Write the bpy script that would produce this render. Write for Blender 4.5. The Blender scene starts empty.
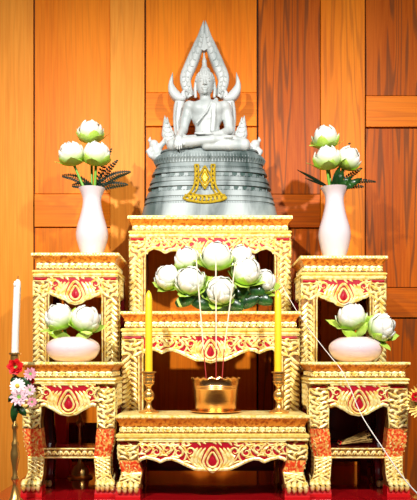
import bpy, math, random
import numpy as np
from mathutils import Vector, Matrix, Euler
R = math.radians
PI = math.pi
col = bpy.context.scene.collection
F = 735.0; CX = 208.5; HY = 360.0; CZ = 0.42
random.seed(7)

def wx(px, Y): return (px - CX) * Y / F
def wz(py, Y): return CZ + (HY - py) * Y / F
def W3(px, py, Y): return (wx(px, Y), Y, wz(py, Y))

# ------------------------------------------------------------------ materials
def newmat(name):
    m = bpy.data.materials.new(name); m.use_nodes = True
    nt = m.node_tree; b = nt.nodes['Principled BSDF']
    return m, nt, b
def rgb(c): return (c[0], c[1], c[2], 1.0)
def simple(name, c, rough=.5, metal=0.0, spec=.5, coat=0.0, sss=0.0, bump=0.0, bscale=60, c2=None, nscale=20, emit=None):
    m, nt, b = newmat(name)
    b.inputs['Base Color'].default_value = rgb(c)
    b.inputs['Roughness'].default_value = rough
    b.inputs['Metallic'].default_value = metal
    b.inputs['Specular IOR Level'].default_value = spec
    b.inputs['Coat Weight'].default_value = coat
    b.inputs['Coat Roughness'].default_value = .08
    if sss:
        b.inputs['Subsurface Weight'].default_value = sss
        b.inputs['Subsurface Radius'].default_value = (.01, .008, .006)
        b.inputs['Subsurface Scale'].default_value = .6
    tc = nt.nodes.new('ShaderNodeTexCoord')
    if c2 is not None:
        n = nt.nodes.new('ShaderNodeTexNoise'); n.inputs['Scale'].default_value = nscale; n.inputs['Detail'].default_value = 6
        r = nt.nodes.new('ShaderNodeValToRGB')
        r.color_ramp.elements[0].position = .38; r.color_ramp.elements[1].position = .62
        r.color_ramp.elements[0].color = rgb(c); r.color_ramp.elements[1].color = rgb(c2)
        nt.links.new(tc.outputs['Object'], n.inputs['Vector'])
        nt.links.new(n.outputs['Fac'], r.inputs['Fac']); nt.links.new(r.outputs['Color'], b.inputs['Base Color'])
    if bump:
        n2 = nt.nodes.new('ShaderNodeTexNoise'); n2.inputs['Scale'].default_value = bscale; n2.inputs['Detail'].default_value = 4
        bp = nt.nodes.new('ShaderNodeBump'); bp.inputs['Strength'].default_value = bump; bp.inputs['Distance'].default_value = .003
        nt.links.new(tc.outputs['Object'], n2.inputs['Vector'])
        nt.links.new(n2.outputs['Fac'], bp.inputs['Height']); nt.links.new(bp.outputs['Normal'], b.inputs['Normal'])
    return m

def wood(name, c1, c2, vertical=True, seed=0, cath=.5, rough=.42, dark=(.2, .05, .01)):
    m, nt, b = newmat(name)
    tc = nt.nodes.new('ShaderNodeTexCoord')
    mp = nt.nodes.new('ShaderNodeMapping')
    mp.inputs['Location'].default_value = (seed * 3.17, seed * 1.3, seed * 2.11)
    mp.inputs['Scale'].default_value = (8, 8, .42) if vertical else (.42, 8, 8)
    nt.links.new(tc.outputs['Object'], mp.inputs['Vector'])
    n = nt.nodes.new('ShaderNodeTexNoise'); n.inputs['Scale'].default_value = 1.0; n.inputs['Detail'].default_value = 3
    nt.links.new(mp.outputs['Vector'], n.inputs['Vector'])
    # growth-ring lines: sine of the noise
    mu = nt.nodes.new('ShaderNodeMath'); mu.operation = 'MULTIPLY'; mu.inputs[1].default_value = 85 
    sn = nt.nodes.new('ShaderNodeMath'); sn.operation = 'SINE'
    nt.links.new(n.outputs['Fac'], mu.inputs[0]); nt.links.new(mu.outputs[0], sn.inputs[0])
    mr = nt.nodes.new('ShaderNodeMapRange'); mr.inputs[1].default_value = .2; mr.inputs[2].default_value = 1.0
    mr.inputs[3].default_value = 0; mr.inputs[4].default_value = cath
    nt.links.new(sn.outputs[0], mr.inputs[0])
    # fine fibres
    mp2 = nt.nodes.new('ShaderNodeMapping'); mp2.inputs['Scale'].default_value = (160, 160, 5) if vertical else (5, 160, 160)
    nt.links.new(tc.outputs['Object'], mp2.inputs['Vector'])
    n2 = nt.nodes.new('ShaderNodeTexNoise'); n2.inputs['Scale'].default_value = 1.0; n2.inputs['Detail'].default_value = 5
    nt.links.new(mp2.outputs['Vector'], n2.inputs['Vector'])
    # broad plank bands
    mp3 = nt.nodes.new('ShaderNodeMapping'); mp3.inputs['Scale'].default_value = (6, 6, .05) if vertical else (.05, 6, 6)
    mp3.inputs['Location'].default_value = (seed * 1.9, 0, seed * .7)
    nt.links.new(tc.outputs['Object'], mp3.inputs['Vector'])
    n3 = nt.nodes.new('ShaderNodeTexNoise'); n3.inputs['Scale'].default_value = 1.0; n3.inputs['Detail'].default_value = 1
    nt.links.new(mp3.outputs['Vector'], n3.inputs['Vector'])
    ad = nt.nodes.new('ShaderNodeMath'); ad.operation = 'ADD'
    nt.links.new(n2.outputs['Fac'], ad.inputs[0]); nt.links.new(n3.outputs['Fac'], ad.inputs[1])
    r = nt.nodes.new('ShaderNodeValToRGB')
    r.color_ramp.elements[0].position = .38; r.color_ramp.elements[1].position = .62
    r.color_ramp.elements[0].color = rgb(c1); r.color_ramp.elements[1].color = rgb(c2)
    hf = nt.nodes.new('ShaderNodeMath'); hf.operation = 'MULTIPLY'; hf.inputs[1].default_value = .5
    nt.links.new(ad.outputs[0], hf.inputs[0]); nt.links.new(hf.outputs[0], r.inputs['Fac'])
    mx = nt.nodes.new('ShaderNodeMix'); mx.data_type = 'RGBA'
    nt.links.new(mr.outputs[0], mx.inputs[0]); nt.links.new(r.outputs['Color'], mx.inputs[6]); mx.inputs[7].default_value = rgb(dark)
    nt.links.new(mx.outputs[2], b.inputs['Base Color'])
    b.inputs['Roughness'].default_value = rough; b.inputs['Specular IOR Level'].default_value = .08
    return m

M = {}
def gold(name, c1, c2, metal=.45, rough=.38, scale=90, bump=.35):
    m, nt, b = newmat(name)
    tc = nt.nodes.new('ShaderNodeTexCoord')
    n = nt.nodes.new('ShaderNodeTexNoise'); n.inputs['Scale'].default_value = scale; n.inputs['Detail'].default_value = 3
    nt.links.new(tc.outputs['Object'], n.inputs['Vector'])
    r = nt.nodes.new('ShaderNodeValToRGB')
    r.color_ramp.elements[0].position = .36; r.color_ramp.elements[1].position = .56
    r.color_ramp.elements[0].color = rgb(c2); r.color_ramp.elements[1].color = rgb(c1)
    nt.links.new(n.outputs['Fac'], r.inputs['Fac']); nt.links.new(r.outputs['Color'], b.inputs['Base Color'])
    bp = nt.nodes.new('ShaderNodeBump'); bp.inputs['Strength'].default_value = bump; bp.inputs['Distance'].default_value = .003
    nt.links.new(n.outputs['Fac'], bp.inputs['Height']); nt.links.new(bp.outputs['Normal'], b.inputs['Normal'])
    b.inputs['Metallic'].default_value = metal; b.inputs['Roughness'].default_value = rough
    return m
M['gold'] = gold('gold_leaf', (1.0, .87, .38), (.88, .56, .09), .2, .33)
M['gold_ground'] = gold('recess_shaded_gold', (.34, .15, .025), (.12, .04, .006), .3, .5)  # dark recess lacquer, deepened so carving shade sits in the colour
M['gold_shade_tint'] = gold('shade_tinted_gold_moulding', (.95, .36, .035), (.55, .11, .008), .2, .35, 90)  # gold whose shade and red reflection are put into an orange colour
M['gold_yellow'] = gold('yellow_gold_bead', (.97, .72, .18), (.85, .52, .09), .2, .35)
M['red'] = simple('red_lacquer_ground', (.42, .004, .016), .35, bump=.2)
M['red_fleck'] = gold('red_lacquer_with_gold_flecks', (.80, .05, .010), (.95, .55, .12), .1, .38, 130, .5)
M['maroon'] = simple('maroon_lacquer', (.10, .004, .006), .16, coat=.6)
M['bounce_blocker'] = simple('bounce_blocker_dark', (.02, .004, .003), .7)  # near-black so the added slab swallows bounced light
M['redfoot'] = simple('bright_red_lacquer', (.60, .008, .01), .2, coat=.4)
M['brass'] = simple('polished_brass', (.88, .52, .15), .3, .9)
M['copper'] = simple('copper_brass', (.90, .50, .20), .26, 1.0, c2=(.86, .40, .13), nscale=8)
M['ceramic'] = simple('pale_pink_glazed_ceramic', (.74, .62, .64), .1, coat=.5)
M['ceramic_pink'] = simple('white_pink_glazed_ceramic', (.80, .60, .63), .1, coat=.5)
M['green'] = simple('lotus_green', (.38, .60, .04), .4, c2=(.55, .72, .14), nscale=25)
M['stem'] = simple('stem_green', (.16, .38, .03), .4)
M['leafd'] = simple('dark_leaf', (.006, .03, .008), .28, c2=(.02, .08, .012), nscale=40)
M['fern'] = simple('dark_fern', (.006, .018, .008), .5, spec=.2)
M['pale_green'] = simple('pale_leaf_edge', (.55, .72, .22), .4)
M['yellow_wax'] = simple('yellow_wax', (.95, .58, .02), .35, sss=.15)
M['white_wax'] = simple('white_wax', (.88, .82, .74), .35, sss=.15)
M['wick'] = simple('wick', (.02, .015, .01), .8)
M['incense'] = simple('cream_incense', (.80, .68, .50), .8)
M['incense_red'] = simple('red_incense_stem', (.45, .03, .02), .6)
M['thread'] = simple('white_cotton', (.85, .80, .74), .8)
M['ash'] = simple('grey_ash', (.4, .38, .35), .9, bump=.5)
M['rose'] = simple('red_rose_petal', (.70, .008, .012), .45)
M['pink'] = simple('pink_petal', (.85, .38, .46), .5)
M['palepink'] = simple('pale_pink_petal', (.88, .62, .68), .5)
M['whitep'] = simple('white_petal', (.88, .86, .80), .5)
M['yellowc'] = simple('yellow_flower_centre', (.80, .50, .04), .6)
M['emblem'] = gold('emblem_gold', (.66, .46, .03), (.42, .26, .01), .4, .35, 160, .5)
M['dark_groove'] = simple('grey_green_marble_niche', (.05, .09, .08), .4)
M['straw'] = simple('straw', (.55, .36, .10), .7, c2=(.35, .2, .05), nscale=60)
M['redbox'] = simple('red_paper', (.90, .012, .012), .5)

def lotus_mat():
    m, nt, b = newmat('white_lotus_petal')
    tc = nt.nodes.new('ShaderNodeTexCoord'); sp = nt.nodes.new('ShaderNodeSeparateXYZ')
    nt.links.new(tc.outputs['Object'], sp.inputs[0])
    r = nt.nodes.new('ShaderNodeValToRGB')
    mr = nt.nodes.new('ShaderNodeMapRange'); mr.inputs[1].default_value = 0; mr.inputs[2].default_value = 1.8
    nt.links.new(sp.outputs['Z'], mr.inputs[0])
    r.color_ramp.elements[0].position = .26; r.color_ramp.elements[0].color = (.50, .66, .14, 1)
    r.color_ramp.elements[1].position = .62; r.color_ramp.elements[1].color = (.84, .82, .73, 1)
    nt.links.new(mr.outputs[0], r.inputs['Fac']); nt.links.new(r.outputs['Color'], b.inputs['Base Color'])
    b.inputs['Roughness'].default_value = .45
    return m
M['lotus'] = lotus_mat()

def marble(name, base, vein, amount, scale=9):
    m, nt, b = newmat(name)
    tc = nt.nodes.new('ShaderNodeTexCoord')
    mp = nt.nodes.new('ShaderNodeMapping'); mp.inputs['Scale'].default_value = (1.6, 1, .55); mp.inputs['Rotation'].default_value = (0, R(12), 0)
    nt.links.new(tc.outputs['Object'], mp.inputs['Vector'])
    n = nt.nodes.new('ShaderNodeTexNoise'); n.inputs['Scale'].default_value = scale; n.inputs['Detail'].default_value = 7; n.inputs['Distortion'].default_value = .8
    nt.links.new(mp.outputs['Vector'], n.inputs['Vector'])
    r = nt.nodes.new('ShaderNodeValToRGB')
    r.color_ramp.elements[0].position = .50 - amount * .12; r.color_ramp.elements[1].position = .68
    r.color_ramp.elements[0].color = rgb(base); r.color_ramp.elements[1].color = rgb(vein)
    nt.links.new(n.outputs['Fac'], r.inputs['Fac']); nt.links.new(r.outputs['Color'], b.inputs['Base Color'])
    b.inputs['Roughness'].default_value = .42
    return m
M['marble'] = marble('pale_grey_marble', (.52, .54, .525), (.34, .38, .37), .3)
M['marble_base'] = marble('veined_grey_green_marble', (.27, .31, .305), (.03, .052, .048), 1.0, 7)

# ------------------------------------------------------------------ mesh builder
WL = {}
class MB:
    def __init__(s): s.v = []; s.f = []; s.m = []
    def add(s, vs, fs, mi=0):
        o = len(s.v); s.v.extend([tuple(p) for p in vs]); s.f.extend([tuple(i + o for i in f) for f in fs]); s.m.extend([mi] * len(fs))
    def box(s, x0, x1, y0, y1, z0, z1, mi=0):
        v = [(x0, y0, z0), (x1, y0, z0), (x1, y1, z0), (x0, y1, z0), (x0, y0, z1), (x1, y0, z1), (x1, y1, z1), (x0, y1, z1)]
        s.add(v, [(0, 3, 2, 1), (4, 5, 6, 7), (0, 1, 5, 4), (1, 2, 6, 5), (2, 3, 7, 6), (3, 0, 4, 7)], mi)
    def rings(s, rs, cap=True, mi=0, closed=False):
        n = len(rs[0]); vs = [p for r in rs for p in r]; fs = []
        K = len(rs)
        for i in range(K - 1 if not closed else K):
            a = i * n; b = ((i + 1) % K) * n
            for j in range(n):
                fs.append((a + j, a + (j + 1) % n, b + (j + 1) % n, b + j))
        if cap and not closed:
            fs.append(tuple(range(n))[::-1]); fs.append(tuple((K - 1) * n + j for j in range(n)))
        s.add(vs, fs, mi)
    def rect_loft(s, levels, mi=0):
        # levels: (x0,x1,y0,y1,z) bottom to top
        s.rings([[(a, c, z), (b, c, z), (b, d, z), (a, d, z)] for a, b, c, d, z in levels], True, mi)
    def lathe(s, prof, c=(0, 0, 0), n=32, mod=None, mi=0, cap=True):
        rs = []
        for k, (r, z) in enumerate(prof):
            ring = []
            for j in range(n):
                a = 2 * PI * j / n
                rr, zz = (r, z) if mod is None else mod(r, z, a, k)
                ring.append((c[0] + rr * math.cos(a), c[1] + rr * math.sin(a), c[2] + zz))
            rs.append(ring)
        s.rings(rs, cap, mi)
    def tube(s, pts, rad, n=8, mi=0):
        pts = [Vector(p) for p in pts]; K = len(pts); rs = []
        up = Vector((0.13, .2, 1)).normalized()
        for i, p in enumerate(pts):
            t = (pts[min(i + 1, K - 1)] - pts[max(i - 1, 0)]).normalized()
            a = t.cross(up)
            if a.length < .1: a = t.cross(Vector((1, 0, 0)))
            a.normalize(); b = t.cross(a).normalized()
            r = rad[i] if isinstance(rad, (list, tuple)) else rad
            rs.append([p + a * (r * math.cos(2 * PI * j / n)) + b * (r * math.sin(2 * PI * j / n)) for j in range(n)])
        s.rings(rs, True, mi)
    def ell(s, c, r, rot=None, n=12, mi=0):
        rs = []
        for i in range(1, n // 2 + 1):
            ph = PI * i / (n // 2 + 1)
            ring = []
            for j in range(n):
                a = 2 * PI * j / n
                v = Vector((r[0] * math.sin(ph) * math.cos(a), r[1] * math.sin(ph) * math.sin(a), -r[2] * math.cos(ph)))
                if rot: v = rot @ v
                ring.append(tuple(Vector(c) + v))
            rs.append(ring)
        s.rings(rs, True, mi)
    def blade(s, pts, w, h, mp, taper='leaf', n=None, mi=0):
        # raised, ridged carved leaf along a 2D path; mp maps (a,b,height) to world
        P = cat(pts, n or max(6, len(pts) * 4)); K = len(P); vs = []; fs = []
        for i, (a, b) in enumerate(P):
            t = i / (K - 1)
            p0 = P[max(i - 1, 0)]; p1 = P[min(i + 1, K - 1)]
            dx, dz = p1[0] - p0[0], p1[1] - p0[1]; L = math.hypot(dx, dz) or 1e-9
            nx, nz = -dz / L, dx / L
            if taper == 'leaf': q = max(.08, math.sin(PI * (t * .92 + .04)) ** .7)
            elif taper == 'comma': q = max(.08, (1 - t) ** .6)
            elif taper == 'rcomma': q = max(.08, t ** .6)
            else: q = 1
            ww = w * q / 2; hh = h * (.4 + .6 * q)
            vs += [mp(a + nx * ww, b + nz * ww, -.0015), mp(a + nx * ww * .85, b + nz * ww * .85, hh * .55), mp(a + nx*ww*.1, b + nz*ww*.1, hh), mp(a - nx * ww * .85, b - nz * ww * .85, hh * .55), mp(a - nx * ww, b - nz * ww, -.0015)]
            if i:
                o = (i - 1) * 5
                fs += [(o + k, o + k + 1, o + k + 6, o + k + 5) for k in range(4)]
        fs.append((0, 4, 3, 2, 1)); o = (K - 1) * 5; fs.append((o, o + 1, o + 2, o + 3, o + 4))
        s.add(vs, fs, mi)
    def build(s, name, mat, parent=None, local=False, smooth=False):
        me = bpy.data.meshes.new(name)
        L = (0, 0, 0)
        if parent is not None and not local: L = WL[parent.name]
        me.from_pydata([(p[0] - L[0], p[1] - L[1], p[2] - L[2]) for p in s.v], [], s.f)
        mats = mat if isinstance(mat, (list, tuple)) else [mat]
        for q in mats: me.materials.append(q)
        if len(mats) > 1: me.polygons.foreach_set('material_index', s.m)
        import bmesh
        bm = bmesh.new(); bm.from_mesh(me); bmesh.ops.recalc_face_normals(bm, faces=bm.faces); bm.to_mesh(me); bm.free()
        if smooth:
            me.polygons.foreach_set('use_smooth', [True] * len(me.polygons))
            me.set_sharp_from_angle(angle=R(50))
        o = bpy.data.objects.new(name, me); col.objects.link(o)
        if parent is not None: o.parent = parent
        WL[o.name] = L
        return o

def cat(pts, n):
    if len(pts) == 2: 
        return [(pts[0][0] + (pts[1][0] - pts[0][0]) * i / (n - 1), pts[0][1] + (pts[1][1] - pts[0][1]) * i / (n - 1)) for i in range(n)]
    P = [pts[0]] + list(pts) + [pts[-1]]; K = len(pts) - 1; out = []
    D = len(pts[0])
    for i in range(n):
        u = i / (n - 1) * K; k = min(int(u), K - 1); t = u - k
        a, b, c, d = P[k], P[k + 1], P[k + 2], P[k + 3]
        out.append(tuple(.5 * ((2 * b[j]) + (-a[j] + c[j]) * t + (2 * a[j] - 5 * b[j] + 4 * c[j] - d[j]) * t * t + (-a[j] + 3 * b[j] - 3 * c[j] + d[j]) * t ** 3) for j in range(D)))
    return out
def interp(tab, x):
    if x <= tab[0][0]: return tab[0][1:]
    for a, b in zip(tab, tab[1:]):
        if x <= b[0]:
            t = (x - a[0]) / (b[0] - a[0]); t = t * t * (3 - 2 * t) if len(a) > 2 else t
            return tuple(a[k] + (b[k] - a[k]) * t for k in range(1, len(a)))
    return tab[-1][1:]

def thing(name, label, cat_, loc=(0, 0, 0), rot=(0, 0, 0), group=None):
    o = bpy.data.objects.new(name, None); col.objects.link(o); o.empty_display_size = .03
    o.location = loc; o.rotation_euler = rot; WL[o.name] = tuple(loc)
    return tag(o, label, cat_, group)
def tag(o, label=None, cat_=None, group=None, kind=None):
    if label: o['label'] = label
    if cat_: o['category'] = cat_
    if group: o['group'] = group
    if kind: o['kind'] = kind
    return o
def dup(root, loc, label):
    r = root.copy(); col.objects.link(r); r.location = loc; r['label'] = label
    for ch in list(root.children):
        c = ch.copy(); col.objects.link(c); c.parent = r
        for g in list(ch.children):
            d = g.copy(); col.objects.link(d); d.parent = c
    return r

# ------------------------------------------------------------------ setting: wall, floor
WY = 2.97
wl = MB(); wl.box(-2.6, 2.6, WY + .012, WY + .10, -.72, 2.6)
tag(wl.build('wall_back', simple('dark_gap', (.05, .012, .004), .8)), kind='structure')
fl = MB(); fl.box(-2.6, 2.6, -1.5, WY + .10, -.77, -.72)
tag(fl.build('floor', wood('floor_wood', (.20, .06, .01), (.14, .035, .006), False, 31, .2)), kind='structure')
root = thing('altar_platform', 'bright red lacquered platform under all the altar tables and the tall candlestick', 'platform', (0, 2.5, -.72))
m = MB(); m.rect_loft([(-.66, .66, 2.05, 2.95, -.06), (-.665, .665, 2.045, 2.955, -.055), (-.665, .665, 2.045, 2.955, -.004), (-.661, .661, 2.049, 2.951, 0)])
m.build('top', simple('platform_red_lacquer', (.42, .005, .008), .14, coat=.5, c2=(.34, .004, .006), nscale=3), root)
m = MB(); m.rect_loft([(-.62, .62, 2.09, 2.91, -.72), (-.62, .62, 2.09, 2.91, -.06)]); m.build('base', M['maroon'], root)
LT = ((.84, .30, .034), (.74, .22, .018)); MD = ((.86, .235, .010), (.72, .16, .005)); DK = ((.56, .115, .005), (.40, .066, .002))
boards = [  # px x0,x1,y0,y1, recess, colours, vertical, cath
    (-420, 33.6, -300, 470, 0, LT, 1, .10), (34.8, 110, -300, 193.6, .006, MD, 1, .12), (34.8, 110, 194.4, 227, 0, MD, 0, .10),
    (34.8, 110, 228, 470, .006, MD, 1, .15), (110.3, 144.5, -300, 470, .001, LT, 1, .12),
    (146, 256.6, -300, 92.6, .004, MD, 1, .15), (146, 256.6, 93.2, 126.4, 0, MD, 0, .1), (146, 256.6, 127.4, 470, .005, MD, 1, .15),
    (258.4, 320, -300, 194, .004, DK, 1, .855), (258.4, 320, 194.6, 227.5, .001, DK, 0, .3), (258.4, 320, 228.8, 470, .006, DK, 1, .85),
    (320.5, 364.5, -300, 470, 0, MD, 1, .35),
    (365.8, 620, -300, 95.6, .005, DK, 1, .85), (365.8, 620, 96.4, 127.2, 0, MD, 0, .2), (365.8, 620, 128.6, 287.2, .005, DK, 1, .9),
    (365.8, 620, 288, 317.4, 0, DK, 0, .3), (365.8, 620, 318.8, 470, .006, DK, 1, .85)]
for i, (a, b, c, d, rc, cc, vert, ca) in enumerate(boards):
    mb = MB(); x0, x1 = wx(a, WY), wx(b, WY); z1 = wz(c, WY); z0 = -.72 if d > 460 else wz(d, WY); y0 = WY + rc - .006; e = .0012
    z1 = min(z1, 2.6)
    mb.rings([[(x0, WY + .013, z0), (x1, WY + .013, z0), (x1, WY + .013, z1), (x0, WY + .013, z1)],
              [(x0, y0 + e, z0), (x1, y0 + e, z0), (x1, y0 + e, z1), (x0, y0 + e, z1)],
              [(x0 + e, y0, z0 + e), (x1 - e, y0, z0 + e), (x1 - e, y0, z1 - e), (x0 + e, y0, z1 - e)]])
    tag(mb.build('trim_%d' % (i + 1), wood('teak_%d' % i, cc[0], cc[1], bool(vert), i * 1.37 + .4, ca)), kind='structure')

# ------------------------------------------------------------------ carved altar tables
def planemap(y, sx=1):
    return lambda a, b, h: (a, y - h, b)
def scroll(mb, cx, cz, r, mp, turns=1.35, a0=0, sgn=1, w=None, h=.004):
    pts = []
    for i in range(9):
        t = i / 8; a = a0 + sgn * turns * 2 * PI * t; rr = r * (1 - .78 * t)
        pts.append((cx + rr * math.cos(a), cz + rr * math.sin(a)))
    mb.blade(pts, w or r * .42, h, mp, 'comma', 20)
def loop(mb, cx, cz, w, hgt, mp, bw, h):
    # pointed teardrop ring
    pts = []
    for i in range(17):
        a = 2 * PI * i / 16; t = math.cos(a)
        x = cx + w * math.sin(a) * (1 - .45 * max(t, 0)); z = cz + hgt * t * (1.25 if t > 0 else .85)
        pts.append((x, z))
    mb.blade(pts, bw, h, mp, 'flat', 34)
def drop(mb, cx, cz, w, hgt, mp, h):
    mb.blade([(cx, cz - hgt * .6), (cx, cz), (cx, cz + hgt)], w, h, mp, 'leaf', 8)

def apron_carving(mb, red, cx, half, zt, low, mp, px, seed=0, big=True):
    """gold border, central flame medallion and leafy scrolls; px = metres per photo pixel"""
    rnd = random.Random(seed)
    # border following the scalloped edge
    n = int(half / px)
    pts = [(cx + x, low(abs(x)) + 1.7 * px) for x in [(-half + 2 * half * i / (2 * n)) for i in range(2 * n + 1)]]
    mb.blade(pts, 3.8 * px, .0045, mp, 'flat', 2 * n + 1)
    mb.blade([(cx - half, zt - 1.2 * px), (cx + half, zt - 1.2 * px)], 1.6 * px, .004, mp, 'flat', 4)
    nf = int(2 * half / (5.2 * px))
    for i in range(nf):
        x = cx - half + (i + .5) * 2 * half / nf; dz = (5.2 if i % 2 else 3.8) * px
        if i % 3 != 1: mb.blade([(x - 1.6 * px, zt - 1.5 * px), (x + .2 * px, zt - dz * .7), (x + 1.4 * px, zt - dz)], 3.0 * px, .0035, mp, 'comma', 7)
    # medallion
    H = zt - low(0); mh = H * .36; mz = low(0) + 2.5 * px + mh * .80
    loop(mb, cx, mz, mh * .78, mh * .95, mp, 2.8 * px, .0065)
    loop(mb, cx, mz, mh * .46, mh * .60, mp, 2.3 * px, .0055)
    drop(red, cx, mz - .1 * mh, mh * .38, mh * .42, mp, .005)
    for s in (-1, 1):
        for k in range(3):
            r0 = mh * (1.05 + .30 * k)
            mb.blade([(cx + s * r0 * .55, mz - mh * .75 + k * px), (cx + s * r0 * 1.05, mz - mh * .1), (cx + s * r0 * .9, mz + mh * .6 + k * px), (cx + s * (r0 * .55 + k * px * 2), mz + mh * 1.15)], 3.9 * px, .005, mp, 'leaf', 12)
        x = mh * 1.9; k = 0
        # main stem of the vine
        stem = []
        while x < half - 2.5 * px:
            a = low(x) + 3.8 * px; Hh = max(3 * px, zt - 2.5 * px - a); zc = a + Hh / 2
            stem.append((cx + s * x, zc + Hh * .32 * (1 if k % 2 else -1)))
            r = min(Hh * .34, 5.2 * px)
            scroll(mb, cx + s * x, zc - Hh * .1 * (1 if k % 2 else -1), r, mp, 1.25, PI * .5 * (1 if k % 2 else -1), s * (1 if k % 2 else -1), 2.9 * px, .0055)
            for q in (-1, 1):
                mb.blade([(cx + s * (x - r * .2), zc + q * Hh * .44), (cx + s * (x + r * .8), zc + q * Hh * .36), (cx + s * (x + r * 1.7), zc + q * Hh * .46)], 2.4 * px, .0045, mp, 'leaf', 8)
            for q in (-1, 1):
                zz = zc + q * Hh * .28
                mb.blade([(cx + s * (x + r * .6), zc + q * .5 * px), (cx + s * (x + r * 1.1), zz), (cx + s * (x + r * 1.9), zz + q * Hh * .12)], 2.8 * px, .004, mp, 'comma', 8)
            x += r * 2.0 + 1.2 * px; k += 1
        if len(stem) > 1: mb.blade(stem, 1.5 * px, .0035, mp, 'flat', len(stem) * 5)

def leg_map(prof, ctr, side, yf, depth_bulge=None):
    """prof: table z -> (inner offset from centre, outer offset from centre); side -1/+1."""
    def mp(s, z, h):
        a, b = interp(prof, z)[:2]
        x = ctr + side * (a + (b - a) * s)
        bul = interp(prof, z)[2] if len(prof[0]) > 3 else 0
        return (x, yf - bul - h, z)
    return mp

def leg_mesh(prof, ctr, side, yf, th, z0, z1, n=24, mi=0, mb=None):
    mb = mb or MB(); rs = []
    for i in range(n + 1):
        z = z0 + (z1 - z0) * i / n
        v = interp(prof, z); a, b = v[0], v[1]; bul = v[2] if len(v) > 2 else 0
        xa, xb = ctr + side * a, ctr + side * b
        if xa > xb: xa, xb = xb, xa
        e = .0015
        rs.append([(xa, yf - bul + e, z), (xa + e, yf - bul, z), (xb - e, yf - bul, z), (xb, yf - bul + e, z), (xb, yf - bul + th, z), (xa, yf - bul + th, z)])
    mb.rings(rs, True, mi); return mb

def braid(mb, s0, s1, z0, z1, mp, px, step=5.5, w=3.0, slant=4.5, sgn=1, h=.005):
    z = z0
    sm = (s0 + s1) / 2
    while z < z1 - 2 * px:
        mb.blade([(sm, z - slant * .5 * px), (s0 + (s1 - s0) * .12, z + 1.0 * px), (s0 + (s1 - s0) * .05, z + slant * px)], 1, h, lambda a, b, hh: mp(a, b, hh), 'leaf', 7) if False else None
        z += step * px

def sblade(mb, pts, w, h, mp, wid, taper='leaf', n=10):
    """blade in (s,z) leg space where s is 0..1 of a leg wid metres wide"""
    mb.blade([(a * wid, b) for a, b in pts], w, h, lambda a, b, hh: mp(a / wid, b, hh), taper, n)

def leg_carving(mb, mp, wid, z0, z1, px, style, rnd):
    """style: braid = twisted leaf braid outside and vertical fillets inside; leaf = rows of flame leaves; lattice = crossing straps"""
    if style == 'braid':
        z = z0
        while z < z1 - 3 * px:
            sblade(mb, [(.98, z - 2 * px), (.78, z + .3 * px), (.58, z + 5.5 * px)], 3.9 * px, .0055, mp, wid)
            sblade(mb, [(.30, z - 2.5 * px), (.42, z + 1.5 * px), (.62, z + 3.2 * px)], 3.3 * px, .0045, mp, wid)
            z += 5.2 * px * rnd.uniform(.88, 1.12)
        for s in (.05, .22):
            sblade(mb, [(s, z0), (s, z1)], 1.5 * px, .004, mp, wid, 'flat', 12)
    elif style == 'leaf':
        z = z0; k = 0
        while z < z1 - 3 * px:
            f = 1 if k % 2 else -1
            c = .5
            sblade(mb, [(c, z - 1 * px), (c - f * .22, z + 2.5 * px), (c - f * .42, z + 2 * px), (c - f * .40, z + 6 * px)], 3.4 * px, .0055, mp, wid)
            sblade(mb, [(c, z), (c + f * .2, z + 1.5 * px), (c + f * .45, z + 5 * px)], 3.3 * px, .005, mp, wid)
            sblade(mb, [(c + f * .05, z + 1 * px), (c + f * .12, z + 5 * px), (c - f * .05, z + 7.5 * px)], 3.0 * px, .0045, mp, wid)
            z += 5.0 * px * rnd.uniform(.85, 1.15); k += 1
        for s in (.03, .97): sblade(mb, [(s, z0), (s, z1)], 1.3 * px, .0035, mp, wid, 'flat', 10)
    elif style == 'lattice':
        z = z0
        while z < z1:
            for a, b in ((0.04, .96), (.96, .04)):
                zz = min(z + 9 * px, z1)
                sblade(mb, [(a, z), ((a + b) / 2, (z + zz) / 2 ), (b, zz)], 2.4 * px, .0045, mp, wid, 'flat', 8)
            sblade(mb, [(.5, z + .5 * px), (.5, z + 4 * px)], 3.4 * px, .004, mp, wid)
            z += 4.2 * px
        for s in (.03, .97): sblade(mb, [(s, z0), (s, z1)], 1.5 * px, .004, mp, wid, 'flat', 10)
    elif style == 'fleck':
        z = z0
        while z < z1 - 2 * px:
            for s in (.2, .5, .8):
                if rnd.random() < .55:
                    q = rnd.uniform(-.1, .1)
                    sblade(mb, [(s + q, z), (s + q + rnd.uniform(-.1, .1), z + rnd.uniform(2, 3.5) * px)], 1.5 * px, .003, mp, wid)
            z += 3.2 * px

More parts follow.
